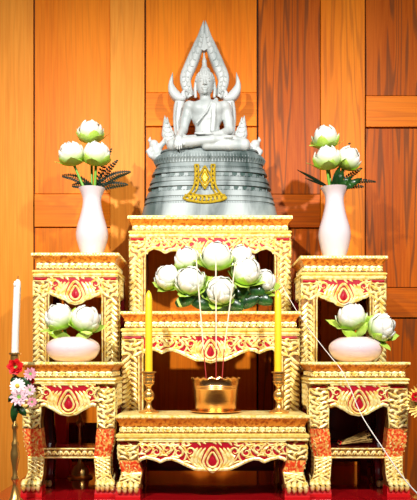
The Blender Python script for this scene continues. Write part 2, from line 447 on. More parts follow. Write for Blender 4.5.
def table(name, label, x0, x1, Y, depth, ys, halfin, outline, zfloor=0, kind='straight', ymid=None, shelf=None, group=None, seed=1, maroon_below=None, prof=None, darkening_board=None):
    """x0,x1 photo px of the tabletop, ys = px heights (top, lip, cavetto end, frieze end, bead end) at depth Y"""
    px = Y / F; X0, X1 = wx(x0, Y), wx(x1, Y); ctr = (X0 + X1) / 2; hw = (X1 - X0) / 2
    Z = [wz(y, Y) for y in ys]; rnd = random.Random(seed)
    root = thing(name, label, 'table', (ctr, Y + depth / 2, zfloor), group=group)
    Yb = Y + depth
    # tabletop
    t = MB(); e = .002
    t.rect_loft([(X0 + e, X1 - e, Y + e, Yb - e, Z[1]), (X0, X1, Y, Yb, Z[1] + e), (X0, X1, Y, Yb, Z[0] - e), (X0 + e, X1 - e, Y + e, Yb - e, Z[0])])
    tb = t.build('tabletop', M['gold'], root)
    # bead rows on the tabletop edge
    bd = MB(); n = int((X1 - X0) / (3.2 * px)); zc = (Z[0] + Z[1]) / 2
    for i in range(n):
        x = X0 + (i + .5) * (X1 - X0) / n
        bd.ell((x, Y, zc), (1.5 * px, .0022, (Z[0] - Z[1]) * .38), n=6)
    for sx, xx in ((-1, X0), (1, X1)):
        m_ = int(depth / (4 * px))
        for i in range(m_): bd.ell((xx, Y + (i + .5) * depth / m_, zc), (.002, 1.5 * px, (Z[0] - Z[1]) * .38), n=6)
    bd.build('edge_beading', M['gold'], tb)
    # cavetto (gold tinted orange in place of shade), frieze, lower bead
    ins = 4.4 * px
    c = MB(); lv = []
    for i in range(7):
        q = i / 6; zz = Z[2] + (Z[1] - Z[2]) * q; k = ins * (1 - q ** 1.6)
        lv.append((X0 + k + .0005, X1 - k - .0005, Y + k + .0005, Yb - k - .0005, zz))
    c.rect_loft(lv); cv = c.build('cavetto_moulding', M['gold_shade_tint'], root)
    lf = MB(); n = int((X1 - X0) / (5.0 * px))
    for i in range(n):
        x = X0 + 2 * px + (i + .3) * (X1 - X0 - 5 * px) / n
        lf.blade([(0, 0), (1.2 * px, .5), (4.2 * px, 1)], 1.3 * px, .0015,
                 lambda a, b, h, x=x: (x + a, Y + ins * (1 - max(0, min(1, b)) ** 1.6) - h, Z[2] + (Z[1] - Z[2]) * max(0, min(1, b))), 'leaf', 7)
    lf.build('cavetto_leaves', M['gold_shade_tint'], cv)
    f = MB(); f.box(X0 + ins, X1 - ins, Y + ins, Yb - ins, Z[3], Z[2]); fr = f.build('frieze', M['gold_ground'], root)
    fl_ = MB(); n = int((X1 - X0 - 2 * ins) / (6.5 * px)); fh = Z[2] - Z[3]
    for i in range(n):
        x = X0 + ins + (i + .5) * (X1 - X0 - 2 * ins) / n
        fl_.blade([(x - 2.6 * px, Z[3] + .25 * fh), (x - .6 * px, Z[3] + .62 * fh), (x + 3.4 * px, Z[3] + .72 * fh)], 3.9 * px, .0022, planemap(Y + ins), 'leaf', 9)
        fl_.blade([(x - 3.2 * px, Z[3] + .8 * fh), (x - 1.6 * px, Z[3] + .72 * fh), (x, Z[3] + .95 * fh)], 2.4 * px, .0018, planemap(Y + ins), 'leaf', 6)
        fl_.blade([(x - .2 * px, Z[3] + .2 * fh), (x + 1.6 * px, Z[3] + .42 * fh), (x + 3.6 * px, Z[3] + .2 * fh)], 2.4 * px, .0018, planemap(Y + ins), 'comma', 6)
    for sx, xx in ((-1, X0 + ins), (1, X1 - ins)):
        m_ = int((depth - 2 * ins) / (6.5 * px))
        for i in range(m_):
            y = Y + ins + (i + .5) * (depth - 2 * ins) / m_
            fl_.blade([(y - 2.6 * px, Z[3] + .25 * fh), (y, Z[3] + .6 * fh), (y + 2.6 * px, Z[3] + .8 * fh)], 3.2 * px, .003, lambda a, b, h, xx=xx, sx=sx: (xx + sx * h, a, b), 'leaf', 6)
    fl_.build('frieze_leaves', M['gold'], fr)
    b = MB(); rs = []
    for i in range(7):
        q = -PI / 2 + PI * i / 6; rr = (Z[3] - Z[4]) / 2; k = ins * .75 - rr * math.cos(q) * 1.6; k = max(k, .0015)
        rs.append((X0 + k, X1 - k, Y + k, Yb - k, (Z[3] + Z[4]) / 2 + rr * math.sin(q)))
    b.rect_loft(rs); b.build('bead_moulding', M['gold_yellow'], root)
    # body: shoulder slab
    bz1 = Z[4]; bz0 = Z[4] - 2.2 * px; i1 = 1.2 * px
    s = MB(); s.rect_loft([(X0 + i1, X1 - i1, Y + i1, Yb - i1, bz0), (X0 + i1, X1 - i1, Y + i1, Yb - i1, bz1 - 1.2 * px), (X0 + i1 + 1 * px, X1 - i1 - 1 * px, Y + i1 + 1 * px, Yb - i1 - 1 * px, bz1)])
    s.build('shoulder', M['gold'], root)
    yf = Y + i1 + .004; hin = halfin * px
    ol = [(a * px, wz(yy, Y)) for a, yy in outline][::-1]
    low = lambda x: interp(ol, x)[0]
    # apron board
    us = MB(); us.box(ctr - hin, ctr + hin, yf + .017, Yb - i1 - (hw - i1 - hin), bz0 - .012, bz0 - .0005); us.build('bounce_blocker', M['bounce_blocker'], root)  # slab added below the top to cut bounce light inside the table
    n = 80; fv = []; th = .016
    for i in range(n + 1):
        x = -hin + 2 * hin * i / n; fv.append([(ctr + x, yf, low(abs(x))), (ctr + x, yf, bz0), (ctr + x, yf + th, bz0), (ctr + x, yf + th, low(abs(x)))])
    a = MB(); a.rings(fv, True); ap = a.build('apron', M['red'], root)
    cg, rd = MB(), MB(); apron_carving(cg, rd, ctr, hin, bz0, low, planemap(yf), px, seed)
    cg.build('gilt_carving', M['gold'], ap); rd.build('red_jewel', M['red'], ap)
    # side aprons
    for sx in (-1, 1):
        a = MB(); xo = ctr + sx * (hw - i1 - .003); xi = xo - sx * .014
        zl = low(hin) ; rs = []
        y0_, y1_ = yf + .03, Yb - i1 - .03
        for i in range(13):
            y = y0_ + (y1_ - y0_) * i / 12; zz = zl - 4 * px * math.sin(PI * i / 12)
            rs.append([(xo, y, zz), (xo, y, bz0), (xi, y, bz0), (xi, y, zz)])
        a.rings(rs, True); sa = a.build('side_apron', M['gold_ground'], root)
        g = MB(); m_ = int((y1_ - y0_) / (7 * px)); hh = bz0 - zl
        for i in range(m_):
            y = y0_ + (i + .5) * (y1_ - y0_) / m_
            for q in range(int(hh / (6 * px)) + 1):
                g.blade([(y - 3 * px, zl + (q * 6) * px), (y, zl + (q * 6 + 1) * px), (y + 2.6 * px, zl + (q * 6 + 5.5) * px)], 3 * px, .003, lambda a_, b_, h, xo=xo, sx=sx: (xo + sx * h, a_, b_), 'leaf', 6)
        g.build('side_carving', M['gold'], sa)
    # legs
    outw = hw - i1; wid = outw - hin
    for sx in (-1, 1):
        if kind == 'straight':
            pr = [(zfloor, hin + .1 * px, outw), (bz0, hin, outw)]
            zm = maroon_below if maroon_below is not None else zfloor
            lm = leg_mesh(pr, ctr, sx, yf, wid * 1.0, zm, bz0, 4)
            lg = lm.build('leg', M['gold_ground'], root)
            mp = leg_map(pr, ctr, sx, yf)
            cgm = MB(); ztop = bz0 - 4.5 * px
            # scroll head
            leg_carving(cgm, mp, wid, zm + 4 * px, ztop - 17 * px, px, 'braid', rnd)
            leg_carving(cgm, mp, wid, ztop - 17 * px, ztop - 1 * px, px, 'leaf', rnd)
            for q in range(2): sblade(cgm, [(.02, bz0 - (1 + 4.6 * q) * px), (.98, bz0 - (1 + 4.6 * q) * px)], 1.3 * px, .004, mp, wid, 'flat', 5)
            cgm.build('gilt_carving', M['gold'], lg)
            rm = MB(); sblade(rm, [(.12, bz0 - 3 * px), (.5, bz0 - 3.6 * px), (.88, bz0 - 3 * px)], 2.6 * px, .0035, mp, wid, 'flat', 8)
            rm.build('red_inlay', M['red'], lg)
            # side face carving of the leg
            sc = MB(); xo = ctr + sx * outw; z = zm + 2 * px
            while z < bz0 - 4 * px:
                sc.blade([(yf + .002, z), (yf + wid * .4, z + 2 * px), (yf + wid * .55, z + 6 * px)], 2.8 * px, .003, lambda a_, b_, h: (xo + sx * h, a_, b_), 'leaf', 6)
                sc.blade([(yf + wid * .98, z), (yf + wid * .7, z + 1 * px), (yf + wid * .5, z + 4 * px)], 2.2 * px, .003, lambda a_, b_, h: (xo + sx * h, a_, b_), 'leaf', 6)
                z += 5.2 * px
            sc.build('side_carving', M['gold'], lg)
            if zm > zfloor + .03:
                p2 = [(zfloor, hin + 2 * px, outw - 1 * px, 0.0), (zfloor + .03, hin + 1 * px, outw - .5 * px, .0), (zfloor + (zm - zfloor) * .5, hin + 3 * px, outw - 2 * px, 0.), (zm, hin, outw, 0.0)]
                lo = leg_mesh(p2, ctr, sx, yf, wid, zfloor, zm, 16).build('lower_leg', M['maroon'], lg)
                tag(lo, 'maroon lacquered lower leg')
                cl = MB()
                for q in range(4):
                    cl.ell((ctr + sx * (hin + wid * (.16 + .24 * q)), yf - .006, zfloor + .012), (wid * .12, .014, .012), n=8)
                cl.build('claw', M['gold'], lo)
            # rear leg
            r = MB(); r.box(min(ctr + sx * hin * 1.03, ctr + sx * outw), max(ctr + sx * hin * 1.03, ctr + sx * outw), Yb - i1 - wid * .9, Yb - i1 - .003, zfloor, bz0)
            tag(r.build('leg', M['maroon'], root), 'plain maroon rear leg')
        else:
            # cabriole leg with gold knee, red flecked calf, gold shin and clawed red foot
            zs = [wz(y, Y) for y in kind['y']]    # knee end, red end, shin end(claws top), claw bottom
            T = []
            for zz_y, ii, oo, bu in prof:
                T.append((wz(zz_y, Y), hin + ii * px, outw + oo * px, bu * px))
            T = sorted(T); T[0] = (zfloor,) + T[0][1:]
            mp = leg_map(T, ctr, sx, yf + .012)
            lm = MB()
            yl = yf + .012
            leg_mesh(T, ctr, sx, yl, wid * .8, zs[0], bz0, 14, 0, lm)
            leg_mesh(T, ctr, sx, yl, wid * .8, zs[1], zs[0], 10, 1, lm)
            leg_mesh(T, ctr, sx, yl, wid * .8, zs[3], zs[1], 10, 0, lm)
            leg_mesh(T, ctr, sx, yl - .0, wid * .8, zfloor, zs[3], 4, 2, lm)
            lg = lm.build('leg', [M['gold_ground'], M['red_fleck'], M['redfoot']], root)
            cgm = MB()
            leg_carving(cgm, mp, wid, zs[0] + 1 * px, bz0 - 6 * px, px, 'leaf', rnd)
            leg_carving(cgm, mp, wid, zs[1], zs[0], px, 'fleck', rnd)
            leg_carving(cgm, mp, wid, zs[2] , zs[1], px, 'lattice', rnd)
            for q in range(2): sblade(cgm, [(.02, bz0 - (1 + 4.6 * q) * px), (.98, bz0 - (1 + 4.6 * q) * px)], 1.3 * px, .004, mp, wid, 'flat', 5)
            cgm.build('gilt_carving', M['gold'], lg)
            rm = MB(); sblade(rm, [(.15, bz0 - 3 * px), (.5, bz0 - 3.6 * px), (.85, bz0 - 3 * px)], 2.4 * px, .0035, mp, wid, 'flat', 8)
            rm.build('red_inlay', M['red'], lg)
            # foot block and claws
            ft = MB(); v = interp(T, zfloor + .01); xa, xb = sorted((ctr + sx * (v[0] - .5 * px), ctr + sx * (v[1] + .5 * px)))
            yq = yl - v[2]
            ft.rect_loft([(xa - .002, xb + .002, yq - .010, yq + wid * .8, zfloor), (xa - .002, xb + .002, yq - .010, yq + wid * .8, zfloor + 3 * px), (xa, xb, yq - .002, yq + wid * .8, zs[3] + 2 * px)])
            fo = ft.build('foot', M['redfoot'], lg)
            for q in range(4):
                xx = xa + (xb - xa) * (.14 + .24 * q); cl = MB()
                pts = [(xx, yq - .003, zs[2] + 1 * px), (xx, yq - .013, zs[2] - 2 * px), (xx, yq - .015, zs[3]), (xx, yq - .008, zs[3] - 3.0 * px)]
                cl.tube(cat(pts, 9), [2.2 * px, 2.7 * px, 2.9 * px, 2.9 * px, 2.7 * px, 2.3 * px, 1.7 * px, 1.0 * px, .3 * px], 8)
                cl.build('claw', M['gold'], fo, smooth=True)
            # outer side carving
            sc = MB(); z = zs[2]
            while z < bz0 - 5 * px:
                v = interp(T, z + 2 * px); xo = ctr + sx * v[1]
                sc.blade([(yl - v[2] + .002, z), (yl - v[2] + wid * .4, z + 2 * px), (yl - v[2] + wid * .7, z + 6 * px)], 3 * px, .003, lambda a_, b_, h, xo=xo: (xo + sx * h, a_, b_), 'leaf', 6)
                z += 5 * px
            sc.build('side_carving', M['gold'], lg)
            # rear leg (cabriole, maroon)
            T2 = [(z, a + .5 * px, b - 1 * px, -bb) for z, a, b, bb in T]
            r = leg_mesh(T2, ctr, sx, Yb - i1 - wid * .8 - .006, wid * .7, zfloor, bz0, 20)
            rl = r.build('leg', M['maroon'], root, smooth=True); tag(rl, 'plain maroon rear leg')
            cl = MB(); v = interp(T2, zfloor + .01)
            for q in range(4):
                cl.ell((ctr + sx * (v[0] + (v[1] - v[0]) * (.14 + .24 * q)), Yb - i1 - wid * .8 - .010, zfloor + .013), (wid * .12, .012, .013), n=8)
            cl.build('claw', M['gold'], rl)
    if darkening_board:  # board added between the rear legs to darken the opening
        za, zb = wz(darkening_board[0], Y), wz(darkening_board[1], Y)
        s = MB(); e = .002; yb = Yb - i1 - wid * .5
        s.rect_loft([(ctr - hin * 1.02, ctr + hin * 1.02, yb, yb + .012, zb), (ctr - hin * 1.02, ctr + hin * 1.02, yb, yb + .012, za - e), (ctr - hin * 1.02, ctr + hin * 1.02, yb + e, yb + .010, za)])
        bb = s.build('added_dark_board', M['maroon'], root)
        r_ = MB(); zm_ = za - (za - zb) * .6; r_.tube([(ctr - hin, yb - .002, zm_), (ctr + hin, yb - .002, zm_)], .005, 10); r_.build('moulded_rail', M['maroon'], bb, smooth=True)
    if shelf:
        za, zb = wz(shelf[0], Y), wz(shelf[1], Y)
        hn = hin + 3 * px
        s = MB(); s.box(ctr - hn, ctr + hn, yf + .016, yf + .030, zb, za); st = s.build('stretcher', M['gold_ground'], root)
        g = MB(); mp = planemap(yf + .016); n = int(2 * hn / (6 * px))
        for zz in (za - .9 * px, zb + .9 * px): g.blade([(ctr - hn, zz), (ctr + hn, zz)], 1.8 * px, .004, mp, 'flat', 4)
        for i in range(n):
            x = ctr - hn + (i + .5) * 2 * hn / n; zz = (za + zb) / 2
            g.blade([(x - 3 * px, zz - 1.6 * px), (x, zz + 1.5 * px), (x + 3 * px, zz - 1.5 * px)], 2.6 * px, .0035, mp, 'leaf', 9)
            g.blade([(x - 1 * px, zz - 2.2 * px), (x + 2 * px, zz + 2.6 * px)], 1.8 * px, .0035, mp, 'leaf', 6)
        g.build('gilt_carving', M['gold'], st)
        s = MB(); s.box(ctr - hn, ctr + hn, yf + .0305, Yb - i1 - wid * .8 - .012, za - .010, za - .001); s.build('shelf', M['maroon'], root)
    return root, Z, (X0, X1, ctr)

LEGP = [(383, 0, 0, 0), (404, 0, 0, .5), (425, 1.0, -.5, 3.0), (440, -.5, -1.5, 3.0), (458, -2.5, -5, 0), (472, -1.5, -5, -.5), (486, 0, -1, 2), (500, 0, 0, 3)]
sideF = [(30, 408), (24, 406), (16, 410), (8, 415), (0, 416.5)]
YF, YT = 2.25, 2.51
tLF = table('altar_table', 'low gilded carved table at the left with clawed feet, holding the left pink bowl', 20, 116, YF, .235, (362, 365.4, 371, 378, 381.6), 27.5, sideF,
            kind={'y': (429, 458, 482, 489)}, prof=LEGP, shelf=(449, 459.5), group=None, seed=3)
tRF = table('altar_table', 'low gilded carved table at the right with clawed feet, holding the right pink bowl', 308.4, 410.5, YF, .235, (362, 365.4, 371, 378, 381.6), 29, sideF,
            kind={'y': (429, 458, 482, 489)}, prof=LEGP, shelf=(449, 459.5), seed=4)
sideT = [(27, 293), (22, 296), (12, 298.5), (6, 303.5), (0, 305)]
tLT = table('altar_table', 'tall gilded carved table at the left rear carrying the left white vase', 31, 119, YT, .24, (252.6, 256, 261.6, 269.5, 273), 26, sideT, seed=5, maroon_below=wz(385, YT), darkening_board=(428, 470))
tRT = table('altar_table', 'tall gilded carved table at the right rear carrying the right white vase', 300, 388, YT, .24, (255.6, 259, 264.6, 272, 275.5), 26, [(a, b + 2.2) for a, b in sideT], seed=6, maroon_below=wz(385, YT), darkening_board=(412, 470))
LEGC = [(440, 0, 0, 0), (455, .5, -.5, 2.0), (464, 0, -2.5, 1.5), (474, -2.5, -4.5, 0), (484, -1, -2, 1), (498, 0, 0, 3)]
tCF = table('altar_table', 'low wide gilded table in the front centre carrying the incense bowl', 115, 310.0, 2.20, .225, (415.6, 419, 426.8, 434, 438.6), 73.5,
            [(75, 464), (72, 461), (66, 459), (58, 461), (52, 463.6), (47, 461), (41, 460.5), (34, 463), (26, 467), (17, 471), (8, 471.3), (4, 471.5), (0, 473.5)],
            kind={'y': (461, 474, 484.5, 491)}, prof=LEGC, seed=7)
tCM = table('altar_table', 'middle wide gilded table behind the yellow candles carrying the lotus bouquet', 120.2, 301, 2.435, .22, (311.2, 314.6, 321, 328, 332), 67,
            [(68, 357), (66, 352.5), (62, 349.5), (55, 351), (49, 354), (44, 351.5), (38, 351), (30, 354), (22, 358), (14, 361.4), (7, 361.2), (0, 363.4)], seed=8, darkening_board=(440, 479))
tCB = table('altar_table', 'highest wide gilded table at the back carrying the marble Buddha statue', 127.6, 292.6, 2.67, .25, (215.2, 219, 224.6, 230, 233.4), 64.5,
            [(66, 258), (63, 252), (57, 248.8), (50, 250.5), (45, 253.6), (40, 251), (34, 251), (26, 255), (18, 259), (10, 261), (0, 263)], seed=9)

# ------------------------------------------------------------------ Buddha statue (signed distance field -> surface nets)
YS = 2.79
class SDF:
    def __init__(s, lo, hi, h):
        s.lo = np.array(lo, float); s.h = h
        s.n = np.ceil((np.array(hi) - s.lo) / h).astype(int) + 1
        s.F = np.full(s.n, 1.0, np.float32)
    def blk(s, lo, hi):
        a = np.clip(np.floor((np.array(lo) - s.lo) / s.h).astype(int), 0, s.n); b = np.clip(np.ceil((np.array(hi) - s.lo) / s.h).astype(int) + 1, 0, s.n)
        sl = tuple(slice(i, j) for i, j in zip(a, b))
        ax = [s.lo[k] + s.h * np.arange(a[k], b[k]) for k in range(3)]
        return sl, np.meshgrid(*ax, indexing='ij')
    def union(s, sl, d, k):
        A = s.F[sl]
        if k > 0:
            hh = np.clip(.5 + .5 * (A - d) / k, 0, 1); s.F[sl] = A * (1 - hh) + d * hh - k * hh * (1 - hh)
        else: s.F[sl] = np.minimum(A, d)
    def sub(s, sl, d, k=.001):
        A = s.F[sl]; hh = np.clip(.5 - .5 * (A + d) / k, 0, 1); s.F[sl] = A * (1 - hh) + (-d) * hh + k * hh * (1 - hh)
    def ell(s, c, r, k=.004, sub=False, rot=None):
        c = np.array(c); r = np.array(r); m = max(r) + .03
        sl, (X, Y, Z) = s.blk(c - m, c + m)
        P = [X - c[0], Y - c[1], Z - c[2]]
        if rot is not None:
            Q = np.array(Euler(rot).to_matrix().transposed()); P = [Q[i][0] * P[0] + Q[i][1] * P[1] + Q[i][2] * P[2] for i in range(3)]
        k0 = np.sqrt(sum((P[i] / r[i]) ** 2 for i in range(3))) + 1e-9; k1 = np.sqrt(sum((P[i] / r[i] ** 2) ** 2 for i in range(3))) + 1e-9
        d = k0 * (k0 - 1) / k1
        (s.sub if sub else s.union)(sl, d, k)
    def cone(s, a, b, ra, rb, k=.004, sub=False, sq=1.0):
        a = np.array(a, float); b = np.array(b, float); m = max(ra, rb) + .03
        sl, (X, Y, Z) = s.blk(np.minimum(a, b) - m, np.maximum(a, b) + m)
        ab = b - a; L2 = (ab ** 2).sum()
        t = np.clip(((X - a[0]) * ab[0] + (Y - a[1]) * ab[1] + (Z - a[2]) * ab[2]) / L2, 0, 1)
        d = np.sqrt((X - a[0] - t * ab[0]) ** 2 + ((Y - a[1] - t * ab[1]) / sq) ** 2 + (Z - a[2] - t * ab[2]) ** 2) - (ra + (rb - ra) * t)
        (s.sub if sub else s.union)(sl, d, k)
    def chain(s, pts, rad, k=.003, sub=False, sq=1.0):
        for i in range(len(pts) - 1): s.cone(pts[i], pts[i + 1], rad[i], rad[i + 1], k, sub, sq)
    def mesh(s, name, mat, parent):
        Fd = s.F; ins = Fd < 0; n = s.n
        nc = n - 1; cnt = np.zeros(nc, np.int8); acc = np.zeros((3,) + tuple(nc), np.float32)
        def corner(A, o): return A[o[0]:o[0] + nc[0], o[1]:o[1] + nc[1], o[2]:o[2] + nc[2]]
        for ax in range(3):
            others = [q for q in range(3) if q != ax]
            for u in (0, 1):
                for v in (0, 1):
                    o = [0, 0, 0]; o[others[0]] = u; o[others[1]] = v; p = list(o); p[ax] = 1
                    A, B = corner(Fd, o), corner(Fd, p); m = (A < 0) != (B < 0)
                    t = np.where(m, A / np.where(m, A - B, 1), 0)
                    cnt += m
                    acc[ax] += np.where(m, t, 0); acc[others[0]] += np.where(m, u, 0); acc[others[1]] += np.where(m, v, 0)
        act = cnt > 0; idx = np.full(nc, -1, np.int64); idx[act] = np.arange(act.sum())
        g = np.argwhere(act); c = cnt[act].astype(float)
        V = (g + np.stack([acc[k][act] / c for k in range(3)], 1)) * s.h + s.lo
        faces = []
        for ax in range(3):
            o1, o2 = [q for q in range(3) if q != ax]
            sl0 = [slice(1, nc[q]) for q in range(3)]; sl0[ax] = slice(0, nc[ax])
            A = Fd[tuple(sl0)] < 0
            sl1 = [slice(1, nc[q]) for q in range(3)]; sl1[ax] = slice(1, nc[ax] + 1)
            B = Fd[tuple(sl1)] < 0
            e = np.argwhere(A != B)
            if len(e) == 0: continue
            off = np.array([1, 1, 1]); off[ax] = 0; e = e + off
            d1 = np.zeros(3, int); d1[o1] = 1; d2 = np.zeros(3, int); d2[o2] = 1
            q = [e - d1 - d2, e - d2, e, e - d1]
            faces.append(np.stack([idx[tuple(w.T)] for w in q], 1))
        Fc = np.concatenate(faces); Fc = Fc[(Fc >= 0).all(1)]
        me = bpy.data.meshes.new(name); L = WL[parent.name]
        me.from_pydata((V - np.array(L)).tolist(), [], Fc.tolist()); me.materials.append(mat)
        import bmesh
        bm = bmesh.new(); bm.from_mesh(me); bmesh.ops.recalc_face_normals(bm, faces=bm.faces); bm.to_mesh(me); bm.free()
        me.polygons.foreach_set('use_smooth', [True] * len(me.polygons))
        o = bpy.data.objects.new(name, me); col.objects.link(o); o.parent = parent; WL[o.name] = L
        return o

ZT = tCB[1][0]
u = YS / F
BX = wx(205.5, YS)
statue = thing('buddha_statue', 'pale grey marble seated Buddha under a pointed flame arch on a tiered base', 'statue', (wx(209.5, YS), YS, ZT + .0005))
def S(px, py, dy=0, ref=None):
    q = YS if ref is None else YS + ref
    return (wx(px, q), YS + dy, wz(py, q))
FY = -.010     # figure plane a little to the front
# body
B = SDF(S(160, 162, -.14), S(256, 48, .09), .0019)
# torso
B.ell(S(207, 117, 0), (15.5 * u, .036, 14 * u), .002)
B.ell(S(207, 110, -.002), (19 * u, .038, 10 * u), .012)
B.ell(S(207.5, 131, 0), (12.5 * u, .034, 10 * u), .012)
B.ell(S(199.5, 109.5, -.024), (7 * u, .016, 6 * u), .012)
B.ell(S(215, 109.5, -.024), (7 * u, .016, 6 * u), .012)
B.ell(S(208, 141, .0), (17 * u, .045, 8 * u), .012)
# shoulders
B.ell(S(189.5, 107, 0), (6.0 * u, .027, 6 * u), .012); B.ell(S(224.5, 107, 0), (6.0 * u, .027, 6 * u), .012)
# neck, head
B.cone(S(205.5, 104, 0), S(205, 94, -.002), 6.0 * u, 5.0 * u, .006)
B.ell(S(205, 85.5, -.004), (8.6 * u, .036, 11.5 * u), .004)
B.ell(S(205, 91.5, -.012), (6.3 * u, .026, 6.2 * u), .006)
for s in (-1, 1):
    B.chain([S(205 + s * 9.2, 83, 0), S(205 + s * 9.9, 89, -.001), S(205 + s * 9.4, 97, -.003)], [1.5 * u, 1.6 * u, 1.5 * u], .002)
# face
B.chain([S(205, 82, -.038), S(205, 87.5, -.044)], [.9 * u, 1.6 * u], .004)
for s in (-1, 1):
    B.chain([S(205 + s * 1.2, 82.6, -.0385), S(205 + s * 4, 81.2, -.036), S(205 + s * 6.4, 82.6, -.029)], [.55 * u, .6 * u, .4 * u], .002)
    B.ell(S(205 + s * 3.5, 84.3, -.0365), (2.1 * u, .004, .9 * u), .002)
    B.cone(S(205 + s * 1.8, 85.4, -.040), S(205 + s * 5.4, 85.0, -.036), .45 * u, .35 * u, .001, True)
    B.ell(S(205 + s * 1.3, 88, -.042), (.9 * u, .004, .8 * u), .002)
B.cone(S(202.6, 91.1, -.0385), S(207.4, 91.1, -.0385), .75 * u, .75 * u, .002)
B.cone(S(203.3, 92.8, -.0375), S(206.7, 92.8, -.0375), .8 * u, .8 * u, .002)
B.cone(S(202.4, 92, -.0405), S(207.6, 92, -.0405), .3 * u, .3 * u, .001, True)
B.ell(S(205, 95.5, -.033), (2.4 * u, .008, 1.6 * u), .003)
# viewer-left arm (hand reaching down over the knee)
B.chain([S(188.5, 108, 0), S(185.5, 120, -.004), S(183.5, 131, -.010)], [5.4 * u, 4.9 * u, 4.2 * u], .006)
B.chain([S(183.5, 131, -.010), S(181, 139, -.050), S(179.5, 144.5, -.085)], [4.3 * u, 3.7 * u, 2.9 * u], .004)
B.ell(S(179.5, 147.5, -.101), (3.9 * u, .010, 4.4 * u), .004)
for i, (dx, L) in enumerate(((-2.8, 5.6), (-1.0, 7.2), (.9, 7.4), (2.7, 6.4))):
    B.chain([S(179.5 + dx, 149.5, -.104), S(179.5 + dx * 1.1, 149.5 + L * .55, -.107), S(179.5 + dx * 1.1, 149.5 + L, -.104)], [1.05 * u, .98 * u, .75 * u], .0006)
B.chain([S(182.5, 147, -.100), S(184.6, 150, -.103), S(184.6, 152.5, -.103)], [1.2 * u, 1.1 * u, .8 * u], .001)
# viewer-right arm, forearm to lap
B.chain([S(225.5, 108, 0), S(228, 120, 0), S(229, 131, -.008)], [5.4 * u, 4.9 * u, 4.4 * u], .006)
B.chain([S(229, 131, -.008), S(221, 137.5, -.045), S(213, 140, -.064)], [4.4 * u, 3.6 * u, 2.8 * u], .004)
B.ell(S(207.5, 140.3, -.070), (6.2 * u, .020, 2.4 * u), .003)
for i, dy in enumerate((-.086, -.077, -.068, -.059)):
    B.chain([S(205, 140.3, dy), S(200, 140.6, dy), S(195.5 + i * .5, 140.1, dy)], [1.2 * u, 1.1 * u, .8 * u], .0006)
B.chain([S(209, 138.8, -.058), S(206, 136.9, -.062), S(203, 136.6, -.064)], [1.2 * u, 1.1 * u, .8 * u], .001)
# legs: half lotus
B.chain([S(200, 144, -.01), S(184, 147, -.045), S(174, 149.5, -.060)], [8.5 * u, 7.6 * u, 6.4 * u], .008)
B.chain([S(214, 144, -.01), S(232, 147, -.045), S(243, 149.5, -.060)], [8.5 * u, 7.6 * u, 6.4 * u], .008)
B.chain([S(174, 150, -.065), S(190, 149.3, -.092), S(212, 147.5, -.096), S(224, 146, -.085)], [5.8 * u, 5.0 * u, 4.2 * u, 3.2 * u], .006)
B.chain([S(243, 150.5, -.065), S(228, 152, -.085), S(206, 152.8, -.088)], [5.8 * u, 4.8 * u, 4.0 * u], .006)
B.ell(S(227, 144.8, -.092), (5.5 * u, .014, 2.2 * u), .004)
# robe edge across the chest and belt fold
B.chain([S(216, 100.5, -.012), S(211.5, 106, -.040), S(206, 116, -.044), S(197, 126, -.036)], [1.1 * u] * 4, .003)
B.chain([S(216, 101, -.012), S(214, 108, -.040), S(213.6, 120, -.040), S(212.5, 133, -.038)], [2.2 * u] * 4, .003, sq=.5)
body = B.mesh('body', M['marble'], statue)
# hair with curls, ushnisha and flame
Hh = SDF(S(190, 92, -.06), S(220, 48, .05), .0015)
Hh.ell(S(205, 81.5, .004), (9.6 * u, .038, 10.6 * u), .002)
Hh.ell(S(205, 88.5, -.046), (7.5 * u, .034, 9.4 * u), .003, sub=True)
Hh.ell(S(205, 71.5, .004), (5.4 * u, .022, 4.6 * u), .006)
Hh.chain([S(204.6, 68, .004), S(204.3, 61, .004), S(204, 52.5, .004)], [3.0 * u, 1.9 * u, .5 * u], .006)
for ring in range(8):
    ph = PI * .5 * ring / 8.2; m_ = int(20 * math.cos(ph) + 3)
    for j in range(m_):
        a = 2 * PI * (j + .5 * (ring % 2)) / m_
        x, y, z = 9.6 * u * math.cos(ph) * math.cos(a), .038 * math.cos(ph) * math.sin(a), 10.6 * u * math.sin(ph)
        if y < -.018 and z < 3.5 * u: continue
        c = S(205, 81.5, .004); Hh.ell((c[0] + x, c[1] + y, c[2] + z), (.0036, .0036, .0036), .001)
Hh.mesh('curled_hair', M['marble'], statue)

# flame arch: thick carved band traced in true size
def band(mb, cl, w, y0, y1):
    """solid band of varying width along a centreline in photo units"""
    K = len(cl); rs = []
    for i, (a, b) in enumerate(cl):
        p0 = cl[max(i - 1, 0)]; p1 = cl[min(i + 1, K - 1)]
        dx, dy = p1[0] - p0[0], p1[1] - p0[1]; L = math.hypot(dx, dy) or 1e-9
        nx, ny = -dy / L, dx / L; ww = w[i] / 2
        A = (a + nx * ww, b + ny * ww); C = (a - nx * ww, b - ny * ww)
        A2 = (a + nx * ww * .72, b + ny * ww * .72); C2 = (a - nx * ww * .72, b - ny * ww * .72)
        rs.append([S(*A, y1, y0), S(*A, y0 + .006, y0), S(*A2, y0, y0), S(a, b, y0 - .002, y0), S(*C2, y0, y0), S(*C, y0 + .006, y0), S(*C, y1, y0)])
    mb.rings(rs, True)
ar = MB()
AY0, AY1 = .022, .052
n = 30
left = cat([(191.5, 96), (187.5, 88), (185.5, 77), (190.5, 64), (197, 48), (200.8, 36), (203.7, 20.5)], n)
wd = [interp([(0, 8.5), (.15, 9.5), (.35, 11.5), (.55, 12), (.75, 9.5), (.9, 5), (1, .6)], i / (n - 1))[0] for i in range(n)]
def mir(pts): return [(409 - a, b) for a, b in pts]
band(ar, left, wd, AY0, AY1)
band(ar, mir(left), wd, AY0, AY1)
